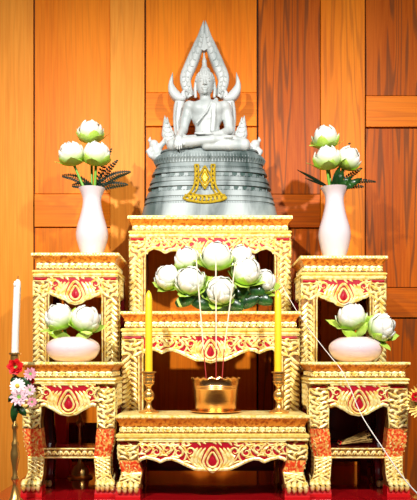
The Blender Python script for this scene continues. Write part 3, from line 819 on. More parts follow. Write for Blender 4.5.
ap_ = MB(); ap_.rings([[S(199.2, 33, .024, .02), S(208.2, 33, .024, .02), S(208.2, 33, .05, .02), S(199.2, 33, .05, .02)], [S(196.4, 46, .024, .02), S(211.6, 46, .024, .02), S(211.6, 46, .05, .02), S(196.4, 46, .05, .02)], [S(203.4, 50.0, .024, .02), S(204.4, 50.0, .024, .02), S(204.4, 50.0, .05, .02), S(203.4, 50.0, .05, .02)]])
ar.add(ap_.v, ap_.f)
arch = ar.build('flame_arch', M['marble'], statue, smooth=True)
# small carved leaves on the arch face
al = MB()
for pts in (left, mir(left)):
    for i in range(2, n - 4, 2):
        a, b = pts[i]; a2, b2 = pts[i + 2]; s = 1 if pts is left else -1
        w_ = wd[i] * .3
        mpf = lambda a_, b_, h: S(a_, b_, AY0 - .0015 - h, AY0)
        al.blade([(a - w_, b + 1), (a - w_ * .2, b), (a + s * 0 , b2 - 1)], 1.4, .003, mpf, 'leaf', 6)
        al.blade([(a + w_, b + 1), (a + w_ * .2, b), (a + s * 0 , b2 - 1)], 1.4, .003, mpf, 'leaf', 6)
al.build('arch_leaves', M['marble'], arch)
# crescent horns and pillars under the arch
for s in (1, -1):
    f = (lambda p: p) if s == 1 else (lambda p: mir(p))
    h_ = MB()
    cl = cat([(189, 93), (186.5, 89.5), (183, 92), (183.5, 97), (178, 96), (173, 90.5), (170.8, 83), (172.6, 72.5)], 26)
    w_ = [interp([(0, 2.2), (.25, 3.2), (.5, 7.5), (.62, 9.6), (.75, 8.4), (.9, 3.6), (1, .5)], i / 25)[0] for i in range(26)]
    band(h_, f(cl), w_, AY0 - .006, AY1); h_.build('horn', M['marble'], statue, smooth=True)
    p_ = MB(); cl = cat([(181, 97), (178.5, 106), (177.5, 118), (178.5, 130), (180, 146)], 12)
    band(p_, f(cl), [7.5, 9.5, 9.8, 9.6, 9.3, 9.2, 9.2, 9.3, 9.5, 9.8, 10, 10], AY0, AY1)
    pl = p_.build('arch_pillar', M['marble'], statue, smooth=True)
    g_ = MB(); band(g_, f(cat([(177.5, 102), (175.8, 118), (177.4, 140)], 10)), [1.6] * 10, AY0 - .004, AY0 + .004); g_.build('pillar_fillet', M['marble'], pl, smooth=True)
    # upright leaf finial
    l_ = MB(); 
    cl = cat([(171, 146), (169, 137), (166.6, 129), (164.6, 115.5)], 14)
    band(l_, f(cl), [interp([(0, 7), (.3, 12), (.55, 12.5), (.8, 6), (1, .4)], i / 13)[0] for i in range(14)], -.005, .022)
    lo = l_.build('leaf_finial', M['marble'], statue, smooth=True)
    k_ = MB()
    for q in range(5):
        z = 142 - q * 4.5; xx = interp([(115, 165), (129, 167), (146, 171)], z)[0]; ww = (5.0, 5.6, 5, 3.4, 2)[q]
        k_.blade([f([(xx, z)])[0], f([(xx - ww * .7, z - 2)])[0], f([(xx - ww * .55, z - 6.5)])[0]], 2.2, .004, lambda a_, b_, h: S(a_, b_, -.0065 - h), 'leaf', 6)
        k_.blade([f([(xx, z)])[0], f([(xx + ww * .7, z - 2)])[0], f([(xx + ww * .45, z - 6.5)])[0]], 2.2, .004, lambda a_, b_, h: S(a_, b_, -.0065 - h), 'leaf', 6)
    k_.build('leaf_ribs', M['marble'], lo)
    # small kneeling guardian curl at the corner of the base
    gd = SDF(*(lambda P, Q: (np.minimum(P, Q), np.maximum(P, Q)))(np.array(S(*f([(142, 168)])[0], -.05)), np.array(S(*f([(172, 132)])[0], .05))), .0019)
    def G(px_, py_, dy=0): return S(*f([(px_, py_)])[0], dy)
    gd.chain([G(160, 158), G(156, 150), G(153, 144)], [5.5 * u, 5.2 * u, 3.2 * u], .006)
    gd.ell(G(154, 145, -.006), (4.6 * u, .016, 4.6 * u), .006)
    gd.chain([G(152, 143), G(149.6, 140.5), G(150.2, 137.5)], [2.6 * u, 1.6 * u, .7 * u], .003)
    gd.chain([G(152, 149, -.004), G(149, 152.5, -.01), G(151, 156.5, -.012)], [2.8 * u, 2.5 * u, 2.6 * u], .004)
    gd.chain([G(159, 148, -.004), G(163, 144, -.008), G(164, 139, -.004)], [3.4 * u, 2.4 * u, .8 * u], .004)
    gd.ell(G(158, 158, -.006), (7 * u, .024, 4.6 * u), .006)
    gd.mesh('corner_guardian', M['marble'], statue)

# tiered pedestal : rounded oblong section
def oblong(a, b, z, n=96, e=2.6, flute=0, nf=0):
    ring = []
    for j in range(n):
        t = 2 * PI * j / n; c, s_ = math.cos(t), math.sin(t)
        k = 1 + (flute * (abs(math.sin(nf * t / 2)) ) if nf else 0)
        ring.append((wx(209.5, YS) + a * k * math.copysign(abs(c) ** (2 / e), c), YS - .012 + b * k * math.copysign(abs(s_) ** (2 / e), s_), z))
    return ring
def aw(py): return interp([(155, 49), (160, 53), (168, 54.5), (175, 57.5), (185, 60.5), (196, 63.5), (206, 66), (221.4, 68)], py)[0] * u
def bd_(a): return a * .385
tiers = []
prev = None
pd = MB(); rs = []
def lev(py, k=1.0, fl=0, nf=0):
    a = aw(py) * k; rs.append(oblong(a, bd_(a), max(wz(py, YS), ZT + .0005), 192, 2.6, fl, nf))
lev(221.4, 1.0); lev(219.5, 1.0); lev(208.6, .985); lev(208.2, .955); lev(206.6, .955); lev(206.2, .985); lev(203, .975); lev(202.6, .945); lev(201.4, .945); lev(201, .98)
lev(196, .97); lev(195.6, .915); lev(191.6, .915); lev(191.2, .985); lev(188.6, .975); lev(188.2, .945); lev(186.6, .945); lev(186.2, .98); lev(182.5, .97); lev(182, .91); lev(178, .91); lev(177.6, .985)
lev(174.4, .975); lev(174, .94); lev(172.5, .94); lev(172, .97); lev(168, .955); lev(167.6, .985); lev(161, 1.0, .012, 64); lev(158, 1.0); lev(157.6, .96); lev(155.5, .96); lev(155, 1.0); lev(153.2, .98); lev(153, .7)
pd.rings(rs, True)
ped = pd.build('pedestal', M['marble_base'], statue, smooth=False)
# beads, petals and niches round the pedestal
def onped(t, py, k=1.0, out=0.0):
    a = aw(py) * k; b = bd_(a); c, s_ = math.cos(t), math.sin(t)
    p = Vector((wx(209.5, YS) + a * math.copysign(abs(c) ** (2 / 2.6), c), YS - .012 + b * math.copysign(abs(s_) ** (2 / 2.6), s_), wz(py, YS)))
    nn = Vector((c * b, s_ * a, 0)).normalized()
    return p + nn * out
pt = MB()
def ring_pts(m_):
    # evenly spaced parameter values by arc length on a mid ring
    ts = [2 * PI * i / 2000 for i in range(2001)]; P = [onped(t, 185) for t in ts]; L = [0]
    for i in range(2000): L.append(L[-1] + (P[i + 1] - P[i]).length)
    out = []; j = 0
    for i in range(m_):
        d = L[-1] * i / m_
        while L[j + 1] < d: j += 1
        out.append(ts[j])
    return out
for t in ring_pts(86):   # lotus petals on the upper rim
    p, q, r_, w1 = onped(t, 167.5, .97), onped(t, 163, 1.0, .004), onped(t, 159, 1.0, .001), None
    pt.tube([p, q, r_], [.0022, .0052, .0012], 6)
for py, m_, rr in ((195.3, 110, .0022), (181.6, 110, .0022), (173.2, 120, .0022), (207.4, 120, .0022), (202, 130, .0018), (156.6, 130, .0020)):
    for t in ring_pts(m_):
        p = onped(t, py, .955); pt.ell(p, (rr * 1.1, rr * 1.1, rr * 1.3), n=6)
pt.build('petal_and_bead_rows', M['marble_base'], ped)
nc_ = MB()
for py in (193.6, 180.0):
    for t in ring_pts(30):
        p = onped(t + .06, py, .915, .0004); tn = (onped(t + .07, py, .915) - p); tn.z = 0; tn.normalize(); nn = Vector((tn.y, -tn.x, 0))
        rs2 = []
        for dz in (-1.7 * u, 1.7 * u):
            rs2.append([p + tn * (sx * 2.4 * u) + nn * o_ + Vector((0, 0, dz)) for sx, o_ in ((-1, .001), (1, .001), (1, -.002), (-1, -.002))])
        nc_.rings(rs2, True)
nc_.build('niches', M['dark_groove'], ped)
# gilt emblem on the front: two upright bars, a curved base band and a diamond
em = MB()
a0 = aw(190)
def EM(a_, b_, h):
    x = wx(a_, YS); py = b_
    A = aw(py); Bq = bd_(A); dx = (x - wx(209.5, YS)) / A
    y = YS - .012 - Bq * (1 - abs(dx) ** 2.6) ** (1 / 2.6)
    return (x, y - .0015 - h, wz(py, YS))
for s in (-1, 1):
    X = lambda v: 205 + s * v
    em.blade([(X(9.5), 171), (X(9.3), 182), (X(10.5), 192), (X(15), 199.5), (X(21), 204)], 2.1, .005, EM, 'flat', 22)
    em.blade([(X(6.3), 171), (X(6.2), 184), (X(7.2), 194), (X(11), 200)], 1.8, .004, EM, 'flat', 18)
    em.blade([(X(6), 171.3), (X(10), 171.3)], 1.8, .0045, EM, 'flat', 5)
    for k in range(5): em.blade([(X(7.9), 174 + 4.6 * k), (X(8.1 + .1 * k), 177.5 + 4.6 * k)], 2.0, .004, EM, 'leaf', 6)
    for k in range(5): em.blade([(X(3 + 3.4 * k), 203.8 - .2 * k), (X(5.2 + 3.4 * k), 201.2 - .1 * k), (X(5.6 + 3.4 * k), 205 - .3 * k)], 1.8, .004, EM, 'leaf', 7)
em.blade([(184, 203.8), (190, 206.5), (205, 208.5), (220, 206.5), (226, 203.8)], 2.6, .005, EM, 'flat', 26)
for k in range(9):
    em.blade([(189 + 4 * k, 200.5 + 1.2 * math.sin(PI * k / 8)), (191 + 4 * k, 203.5 + 1.2 * math.sin(PI * k / 8)), (189.5 + 4 * k, 206 + 1.2 * math.sin(PI * k / 8))], 3.0, .0045, EM, 'leaf', 7)
em.blade([(191, 199.2), (198, 201.4), (205, 202), (212, 201.4), (219, 199.2)], 1.8, .005, EM, 'flat', 20)
for r_, w_ in ((1, 1.9), (.52, 2.2)):
    em.blade([(205, 172.5 + (1 - r_) * 11.5), (205 + 6.6 * r_, 184), ], w_, .006, EM, 'flat', 8); em.blade([(205 + 6.6 * r_, 184), (205, 195.5 - (1 - r_) * 11.5)], w_, .006, EM, 'flat', 8)
    em.blade([(205, 172.5 + (1 - r_) * 11.5), (205 - 6.6 * r_, 184), ], w_, .006, EM, 'flat', 8); em.blade([(205 - 6.6 * r_, 184), (205, 195.5 - (1 - r_) * 11.5)], w_, .006, EM, 'flat', 8)
em.blade([(205, 176), (205, 192)], 6.5, .0035, EM, 'leaf', 8)
tag(em.build('emblem', M['emblem'], ped), 'gilt emblem with a diamond between two upright bars over a curved band')

# ------------------------------------------------------------------ lotus flowers
def petal(mb, R0, H, phi, W, psi, tip, nu=7, nv=9, mi=0, curl=.0):
    """petal lying on an egg of radius R0 and height H, from the base up to polar angle psi"""
    vs = []; fs = []
    for j in range(nv + 1):
        v = j / nv; a1 = psi * (.08 + .92 * v)
        r = R0 * math.sin(a1) ** .85 + tip * R0 * v ** 3; z = H / 2 * (1 - math.cos(a1)) - curl * v ** 6
        w = W * max(.03, math.sin(PI * (v * .86 + .14)) ** .6)
        k = max(.25, min(1, R0 * math.sin(max(.3, a1)) / R0))
        for i in range(nu):
            s = -1 + 2 * i / (nu - 1); a = phi + s * w / max(.55, k)
            rr = r * (1 - .05 * s * s) + .012 * (s == 0)
            vs.append((rr * math.cos(a), rr * math.sin(a), z - .05 * H * s * s * v))
    for j in range(nv):
        for i in range(nu - 1):
            o = j * nu + i; fs.append((o, o + 1, o + nu + 1, o + nu))
    mb.add(vs, fs, mi)

def lotus(c, r, tilt, label, group, seed, stem=None, opened=.25, tall=1.0):
    """c = world centre, r = radius in m, tilt = (toward viewer, sideways) in radians; local units are scaled so the radius is 1"""
    rnd = random.Random(seed)
    rot = Euler((tilt[0], tilt[1], rnd.uniform(0, 2))).to_matrix().to_4x4()
    rot = Matrix.Rotation(tilt[1], 4, 'Y') @ Matrix.Rotation(tilt[0], 4, 'X') @ Matrix.Rotation(rnd.uniform(0, 6), 4, 'Z')
    Mx = Matrix.Translation(c) @ rot @ Matrix.Scale(r, 4) @ Matrix.Translation((0, 0, -.85))
    root = thing('lotus_flower', label, 'flower', group=group); root.matrix_world = Mx
    WL[root.name] = tuple(Mx.translation)
    w = MB()
    # closed heart then overlapping white petals
    w.lathe([(.05, .05), (.5, .25), (.74, .6), (.76, .95), (.62, 1.3), (.36, 1.55), (.08, 1.66)], n=16)
    for lay, (R0, H, n_, ps, tp) in enumerate(((.78, 1.80 * tall, 3, 2.85, 0), (.85, 1.78 * tall, 4, 2.50, .02), (.92, 1.74 * tall, 4, 2.20, .06), (.98, 1.68, 4, 1.90, .08))):
        for k in range(n_):
            petal(w, R0, H, 2 * PI * (k + .37 * lay) / n_ + rnd.uniform(-.12, .12), .74, ps * rnd.uniform(.95, 1.04), tp)
    w.build('white_petals', M['lotus'], root, local=True, smooth=True)
    g = MB()
    for lay, (R0, H, n_, ps, tp) in enumerate(((1.01, 1.62, 4, 1.80, .10), (1.04, 1.6, 5, 1.55, .20 + opened * .6))):
        for k in range(n_):
            petal(g, R0, H, 2 * PI * (k + .5 * lay) / n_ + rnd.uniform(-.2, .2), .50, ps * rnd.uniform(.82, 1.12), tp * rnd.uniform(.4, 1.5), curl=.22 * rnd.random())
    g.build('green_petals', M['green'], root, local=True, smooth=True)
    if stem:
        inv = Mx.inverted(); P0 = Mx @ Vector((0, 0, .12)); P1 = Vector(stem)
        mid = P0.lerp(P1, .5) + (Mx.to_3x3() @ Vector((0, 0, -.5))) * .3
        pts = [inv @ Vector(p) for p in cat([tuple(P0), tuple(mid), tuple(P1)], 9)]
        sm = MB(); sm.tube(pts, .0050 / r, 8); sm.build('stem', M['stem'], root, local=True, smooth=True)
    return root

# ------------------------------------------------------------------ vases
def vase(cx, Yv, zt, prof_px, label, mat, seed):
    p = Yv / F
    root = thing('vase', label, 'vase', (wx(cx, Yv), Yv, zt), group=None)
    m = MB(); ztop = max(z for _, z in prof_px)
    def mod(r, z, a, k):
        t = z / ztop; fl = .08 * math.sin(8 * a + 5 * t * 2.2) * min(1, t * 2.5) * (1 if t > .5 else .4 + 1.2 * t)
        rim = .0 if t < .9 else (t - .9) * 10
        return r * (1 + fl), z + rim * .006 * math.cos(8 * a + 11)
    prof = [(r * p, z * p) for r, z in cat(prof_px, 36)]
    outer = prof; inner = [(max(.002, r - .0035), z) for r, z in prof[::-1] if z > .012]
    allp = outer + inner
    m.lathe(allp, n=72, mod=lambda r, z, a, k: mod(r, z, a, k))
    m.v = [(x, y, z) for x, y, z in m.v]
    o = m.build('vessel', mat, root, local=True, smooth=True)
    return root
YV = 2.62; pv = YV / F
zl = tLT[1][0]; zr = tRT[1][0]
vL = vase(92, YV, zl + .0005, [(11, 0), (11.2, 3), (13.5, 10), (16, 20), (15.2, 29), (11.5, 42), (9.3, 53), (9.7, 60), (13.4, 68.5)], 'pale pink-white glazed vase with fluted neck on the left tall table', M['ceramic'], 1)
vR = vase(334.5, YV, zr + .0005, [(11, 0), (11.2, 3), (13.5, 10), (16, 23), (15.2, 32), (11.8, 44), (9.3, 57), (10, 65), (14.2, 72)], 'pale pink-white glazed vase with fluted neck on the right tall table', M['ceramic'], 2)

def frond(mb, base, tip, sag, n, wlen, r=.0012):
    base, tip = Vector(base), Vector(tip)
    mid = base.lerp(tip, .5) + Vector((0, 0, sag))
    P = [Vector(p) for p in cat([tuple(base), tuple(mid), tuple(tip)], n + 2)]
    mb.tube(P, r, 5)
    d = (tip - base).normalized()
    side = d.cross(Vector((0, 1, 0))).normalized()
    for i in range(2, n + 1):
        t = i / (n + 1); L = wlen * math.sin(PI * (t * .75 + .25)) + .003
        for s in (-1, 1):
            a = P[i]; e = a + side * (s * L) + d * (L * .55) + Vector((0, -.004 + .004 * s, 0))
            q = (a + e) / 2; nrm = (e - a).normalized().cross(Vector((0, 1, 0))) * (.0048)
            mb.add([a, q + nrm + Vector((0, -.002, 0)), e, q - nrm, q + Vector((0, .0015, 0))], [(0, 1, 2, 3), (0, 1, 4), (1, 2, 4), (2, 3, 4), (3, 0, 4)])
def frond_thing(base, tip, sag, n, wlen, label, group):
    m = MB(); frond(m, base, tip, sag, int(n * 1.7), wlen)
    o = m.build('fern_frond', M['fern'])
    # origin at the base of the frond
    me = o.data; me.transform(Matrix.Translation([-q for q in base])); o.location = base
    tag(o, label, 'fern', group)
def C(px, py, Yq): return W3(px, py, Yq)
mouthL = C(92, 192, YV); mouthR = C(334.5, 192, YV)
lotus(C(90.5, 132, YV), 13.2 * pv, (R(16), R(-2)), 'white lotus standing highest in the left vase', None, 11, C(92, 200, YV + .01))
lotus(C(71.5, 154, YV - .02), 13.6 * pv, (R(20), R(-10)), 'white lotus leaning left in the left vase', None, 12, C(89, 198, YV - .008))
lotus(C(96.5, 154, YV - .035), 13.8 * pv, (R(18), R(6)), 'white lotus at the right in the left vase, nearest the fern', None, 13, C(94, 200, YV - .012))
lotus(C(325.5, 137.5, YV), 13.5 * pv, (R(16), R(-6)), 'white lotus standing highest in the right vase', None, 14, C(333, 200, YV + .01))
lotus(C(327, 158, YV - .035), 13.8 * pv, (R(14), R(-2)), 'white lotus in front and lower left in the right vase', None, 15, C(332, 200, YV - .012))
lotus(C(348, 158.5, YV - .01), 13.2 * pv, (R(26), R(24)), 'white lotus tilted right in the right vase', None, 16, C(337, 200, YV))
gF = 'dark fern fronds in the left vase'
for tip, sag, n, wl_, lb in (((131, 172), .012, 11, .017, 'dark fern frond reaching farthest right from the left vase, upper one'), ((128, 185), .006, 9, .015, 'lowest dark fern frond drooping right of the left vase'),
                         ((118, 160), .004, 8, .012, 'dark fern frond rising behind the right lotus of the left vase'), ((62, 176), .012, 9, .014, 'dark fern frond reaching left from the left vase'),
                         ((72, 186), .006, 7, .013, 'short dark fern frond low at the left rim of the left vase'), ((112, 148), .002, 8, .010, 'upright dark fern frond behind the lotuses of the left vase')):
    frond_thing(C(94, 189, YV + .004), C(tip[0], tip[1], YV + .015), sag, n, wl_, lb, gF)
gR = 'dark fern fronds in the right vase'
for tip, sag, n, wl_, lb in (((376, 182), .012, 10, .009, 'dark fern frond reaching farthest right from the right vase'),
                         ((364, 187), .004, 7, .010, 'low dark frond drooping over the right rim of the right vase'), ((362, 168), .004, 8, .010, 'dark fern frond rising right behind the tilted lotus'),
                         ((350, 142), .0, 8, .009, 'upright dark frond between the lotuses of the right vase')):
    frond_thing(C(336, 188, YV + .004), C(tip[0], tip[1], YV + .01), sag, n, wl_, lb, gR)
def leaf_mesh(mb, base, tip, w, lift=.006, mi=0):
    base, tip = Vector(base), Vector(tip); d = tip - base; side = d.normalized().cross(Vector((0, 1, 0))).normalized()
    vs = []; fs = []; K = 7
    for i in range(K + 1):
        t = i / K; ww = w * math.sin(PI * (t * .95 + .03)) ** .8; c = base + d * t + Vector((0, -lift * math.sin(PI * t), 0))
        vs += [c + side * ww + Vector((0, .003, 0)), c + Vector((0, -.002, 0)), c - side * ww + Vector((0, .003, 0)), c + Vector((0, .002, 0))]
        if i:
            o = (i - 1) * 4; fs += [(o + k, o + (k + 1) % 4, o + 4 + (k + 1) % 4, o + 4 + k) for k in range(4)]
    mb.add(vs, fs, mi)
for (a, b, w_, lb) in ((297, 169.5, .0055, 'narrow dark pointed leaf reaching far left from the right vase'), (305, 178, .004, 'short narrow dark leaf just below the long one, left of the right vase')):
    m = MB(); bs = C(331, 188, YV); leaf_mesh(m, bs, C(a, b, YV + .005), w_, .003); o = m.build('leaf', M['fern'], smooth=True)
    o.data.transform(Matrix.Translation([-q for q in bs])); o.location = bs; tag(o, lb, 'leaf')
k = 0
for (a, b), (c, d) in (((344, 188), (362, 178)), ((332, 188), (340, 166)), ((338, 188), (343, 170)), ((340, 188), (352, 176)), ((336, 187), (336, 172)), ((341, 188), (356, 184)), ((338, 188), (348, 182))):
    m = MB(); leaf_mesh(m, C(a, b, YV - .012), C(c, d, YV - .02 - .004 * k), .011)
    o = m.build('leaf', M['leafd'], smooth=True); bs = C(a, b, YV - .012); o.data.transform(Matrix.Translation([-q for q in bs])); o.location = bs
    tag(o, 'dark green leaf clustered above the rim of the right vase', 'leaf', 'dark leaves in the right vase'); k += 1

# ------------------------------------------------------------------ low bowls with lotus
YB = 2.36; pb = YB / F
def bowl(cx, label):
    root = thing('flower_bowl', label, 'bowl', (wx(cx, YB), YB, tLF[1][0] + .0005))
    m = MB(); pr = cat([(16, 0), (17, .8), (23, 5), (26.6, 12), (25.5, 18), (20, 22.6), (15.5, 24.5)], 20)
    pr = [(a * pb, b * pb) for a, b in pr]
    m.lathe(pr + [(max(.004, a - .003), b) for a, b in pr[::-1] if b > .008], n=56); m.build('vessel', M['ceramic_pink'], root, local=True, smooth=True)
    return root
bowl(73, 'squat pink-white ceramic bowl holding two lotuses on the left low table')
bowl(355.6, 'squat pink-white ceramic bowl holding two lotuses on the right low table')
lotus(C(59, 317, YB - .01), 15.4 * pb, (R(25), R(-20)), 'white lotus leaning left out of the left bowl', None, 21, C(70, 350, YB), opened=.5)
lotus(C(86, 319, YB - .012), 15.4 * pb, (R(25), R(22)), 'white lotus leaning right out of the left bowl', None, 22, C(76, 350, YB), opened=.5)
lotus(C(351.5, 316.5, YB - .012), 15.6 * pb, (R(22), R(-14)), 'white lotus leaning left out of the right bowl', None, 23, C(352, 350, YB), opened=.5)
lotus(C(382, 327, YB - .03), 14.8 * pb, (R(42), R(48)), 'white lotus hanging over the right side of the right bowl', None, 24, C(360, 350, YB), opened=.5)
for (a, b, c, d, lb) in ((70, 337, 48, 333, 'pale green leaf under the left lotus of the left bowl'), (75, 338, 92, 333, 'pale green leaf under the right lotus of the left bowl'), (356, 338, 368, 322, 'pale green leaf between the two lotuses of the right bowl'), (358, 338, 342, 330, 'pale green leaf under the left lotus of the right bowl')):
    m = MB(); bs = C(a, b, YB - .025); leaf_mesh(m, bs, C(c, d, YB - .05), .014)
    o = m.build('lotus_leaf', M['green'], smooth=True); o.data.transform(Matrix.Translation([-q for q in bs])); o.location = bs; tag(o, lb, 'leaf')

# ------------------------------------------------------------------ lotus bouquet with folded leaves
YQ = 2.54; pq = YQ / F; zq = tCM[1][0]
bq = [(187, 259, 12.5, .02, (25, -12), 'white lotus at the upper left of the bouquet'), (216.5, 256, 14.6, -.03, (28, 0), 'largest white lotus at the top centre of the bouquet'),
      (241, 257, 12.5, .02, (25, 14), 'white lotus at the upper right of the bouquet, partly hidden'), (167.5, 277, 12.5, .0, (40, -32), 'white lotus at the far left of the bouquet'),
      (190, 280, 14, -.045, (48, -14), 'white lotus in the lower left of the bouquet front'), (246.5, 271, 13.8, -.045, (38, 16), 'white lotus right of centre in the bouquet front'),
      (220.5, 290, 13.6, -.06, (62, 0), 'lowest white lotus facing forward at the bouquet centre'), (264, 281, 12, .0, (40, 35), 'white lotus at the far right of the bouquet')]
for i, (a, b, r_, dy, tl, lb) in enumerate(bq):
    lotus(C(a, b, YQ + dy), r_ * 1.1 * pq, (R(tl[0]), R(tl[1])), lb, 'lotus flowers in the table bouquet', 40 + i, (wx(215 + (a - 215) * .3, YQ), YQ + .012, zq + .028), opened=.35)
# folded dark leaves at the foot of the bouquet
fl_spec = [(186, 300, 11, 1), (200, 303, 12, 0), (216, 304, 12, 1), (232, 304, 12, 0), (248, 302, 12, 1), (262, 299, 11, 0), (190, 292, 9, 0), (205, 295, 10, 1), (240, 294, 10, 1), (255, 290, 10, 0)]
for i, (a, b, w_, f_) in enumerate(fl_spec):
    m = MB(); c0 = Vector(C(a, b, YQ - .03 + .004 * (i % 3)))
    ax = Vector((1, -.25, (.45 if f_ else -.4))).normalized(); L = w_ * pq; rr = 6.2 * pq
    up = Vector((0, 0, 1)); s2 = ax.cross(Vector((0, 1, 0))).normalized(); yy = ax.cross(s2).normalized()
    rs = []
    for k_ in range(9):
        t = k_ / 8; q = -1 + 2 * t; rad = rr * (1 - .55 * q * q)
        rs.append([c0 + ax * (L * q) + (s2 * math.cos(a_) + yy * math.sin(a_)) * rad * (1 + .12 * math.sin(3 * a_)) for a_ in [2 * PI * j / 12 for j in range(12)]])
    for k_ in range(8):
        m.rings([rs[k_], rs[k_ + 1]], False, 1 if k_ in (1,) else 0)
    m.add(rs[0], [tuple(range(12))]); m.add(rs[-1], [tuple(range(12))])
    mn = min(v[2] for v in m.v)
    if mn < zq + .001: m.v = [(x, y, z + zq + .001 - mn) for x, y, z in m.v]
    o = m.build('folded_leaf', [M['leafd'], M['pale_green']], smooth=True)
    bs = Vector((c0.x, c0.y, min(v[2] for v in m.v))); o.data.transform(Matrix.Translation(-bs)); o.location = bs
    tag(o, 'dark green leaf folded with a pale edge at the foot of the lotus bouquet', 'leaf', 'folded leaves under the bouquet')
for i, ((a, b), (c, d)) in enumerate((((205, 272), (208, 281)), ((232, 283), (236, 272)), ((176, 290), (182, 296)), ((252, 285), (257, 297)), ((206, 285), (200, 292)))):
    pass
tg = MB()
for i in range(7):
    a = 2 * PI * i / 7
    tg.tube([(wx(218, YQ) + .055 * math.cos(a), YQ + .01 + .02 * math.sin(a), zq + .012), (wx(218, YQ) + .05 * math.cos(a + .9), YQ + .01 + .02 * math.sin(a + .9), zq + .045)], .006, 6)
tg.lathe([(.050, 0), (.056, .004), (.062, .03), (.055, .04)], (wx(218, YQ), YQ + .012, zq + .001), 24)
o = tg.build('flower_dish', M['leafd'], smooth=True); bs = Vector((wx(218, YQ), YQ + .012, zq)); o.data.transform(Matrix.Translation(-bs)); o.location = bs
tag(o, 'dark green leaf-wrapped holder hidden beneath the lotus bouquet', 'flower holder')

# ------------------------------------------------------------------ brass pieces on the front table
zc = tCF[1][0]; YK = 2.30; pk = YK / F
def candlestick(label, cx, group):
    root = thing('candlestick', label, 'candlestick', (wx(cx, YK), YK, zc + .0003), group=group)
    pr = [(9.6, 0), (10.2, .6), (10, 1.6), (7.5, 2.6), (4.6, 4.2), (3.0, 7), (2.4, 10), (2.8, 12), (5.0, 14.5), (5.6, 17.5), (5.0, 20.5), (3.0, 23), (2.6, 25), (3.6, 27.5), (5.4, 29), (5.6, 31), (5.8, 40)]
    m = MB(); m.lathe([(a * pk, b * pk) for a, b in cat(pr, 60)] + [(7.6 * pk, 40.3 * pk), (7.6 * pk, 41.5 * pk), (6.0 * pk, 41.7 * pk), (5.1 * pk, 41.2 * pk), (5.0 * pk, 34 * pk)], n=32)
    m.build('stem_and_base', M['brass'], root, local=True, smooth=True)
    g = MB()
    for z in (31.5, 36, 39): g.lathe([(5.7 * pk, (z - .5) * pk), (6.2 * pk, z * pk), (5.7 * pk, (z + .5) * pk)], n=28)
    g.build('cup_rings', M['brass'], root, local=True, smooth=True)
    return root
c1 = candlestick('short brass candlestick on the front table, left of the incense bowl', 148.8, 'brass candlesticks on the front table')
c2 = dup(c1, (wx(278.8, YK), YK, zc + .0003), 'short brass candlestick on the front table, right of the incense bowl')
def candle(label, cx, h):
    z0 = zc + 34.1 * pk
    root = thing('candle', label, 'candle', (wx(cx, YK), YK, z0), group='yellow candles')
    m = MB(); m.lathe([(3.6 * pk, 0), (3.75 * pk, 3 * pk), (3.5 * pk, (h - 8) * pk), (2.6 * pk, (h - 3) * pk), (.7 * pk, h * pk)], n=20); m.build('wax', M['yellow_wax'], root, local=True, smooth=True)
    w = MB(); w.tube([(0, 0, (h - 1) * pk), (.0008, 0, (h + 1.5) * pk)], .0009, 6); w.build('wick', M['wick'], root, local=True)
    return root
candle('tall yellow candle in the left brass candlestick', 148.8, 88.5)
candle('tall yellow candle in the right brass candlestick', 278, 88.5)
YI = 2.325; pi_ = YI / F
root = thing('incense_bowl', 'copper-coloured brass incense bowl with wavy rim on a saucer', 'bowl', (wx(215.8, YI), YI, zc + .0003))
m = MB(); m.lathe([(12 * pi_, 0), (20 * pi_, .3 * pi_), (25.5 * pi_, 1.6 * pi_), (25.7 * pi_, 2.2 * pi_), (20 * pi_, 1.4 * pi_), (2 * pi_, 1.2 * pi_)], n=48); m.build('saucer', M['copper'], root, local=True, smooth=True)
def mod(r, z, a, k): return (r, z + (z / (34.5 * pi_)) ** 12 * .9 * pi_ * math.cos(18 * a))
pr = [(19.5, 1.7), (20, 3), (21, 12), (22.2, 23), (22.9, 24), (22.5, 24.8), (23.1, 25.6), (22.7, 26.4), (23.3, 27.2), (22.9, 28), (23.6, 33), (24.4, 34.5)]
m = MB(); pr = [(a * pi_, b * pi_) for a, b in pr]; m.lathe(pr + [(a - .0018, b) for a, b in pr[::-1]], n=72, mod=mod); m.build('vessel', M['copper'], root, local=True, smooth=True)
m = MB(); m.lathe([(20.0 * pi_, 0), (21 * pi_, 3 * pi_), (4 * pi_, 4 * pi_)], n=32); o = m.build('ash', M['ash'], local=True, smooth=True)
o.location = (wx(215.8, YI), YI, zc + 22 * pi_); tag(o, 'grey ash filling the copper-coloured incense bowl', 'ash', kind='stuff')
for (xt, yt, xm, ym, xb, dy, lb) in ((195.8, 254, 203.5, 349, 207, -.012, 'leftmost incense stick leaning left in the bowl'), (215.8, 250, 216.2, 349, 216, -.02, 'middle incense stick standing upright in the bowl'), (235.5, 262, 224.2, 349, 221.5, -.012, 'rightmost incense stick leaning right in the bowl')):
    b0 = Vector(C(xb, 386, YI)); root = thing('incense_stick', lb, 'incense', tuple(b0), group='incense sticks')
    p1 = Vector(C(xm, ym, YI + dy * .4)); p2 = Vector(C(xt, yt, YI + dy))
    m = MB(); m.tube([b0, p1], .0016, 6); m.build('stem', M['incense_red'], root)
    m = MB(); m.tube([p1, p1.lerp(p2, .5), p2], .0022, 8); m.build('incense_coating', M['incense'], root)

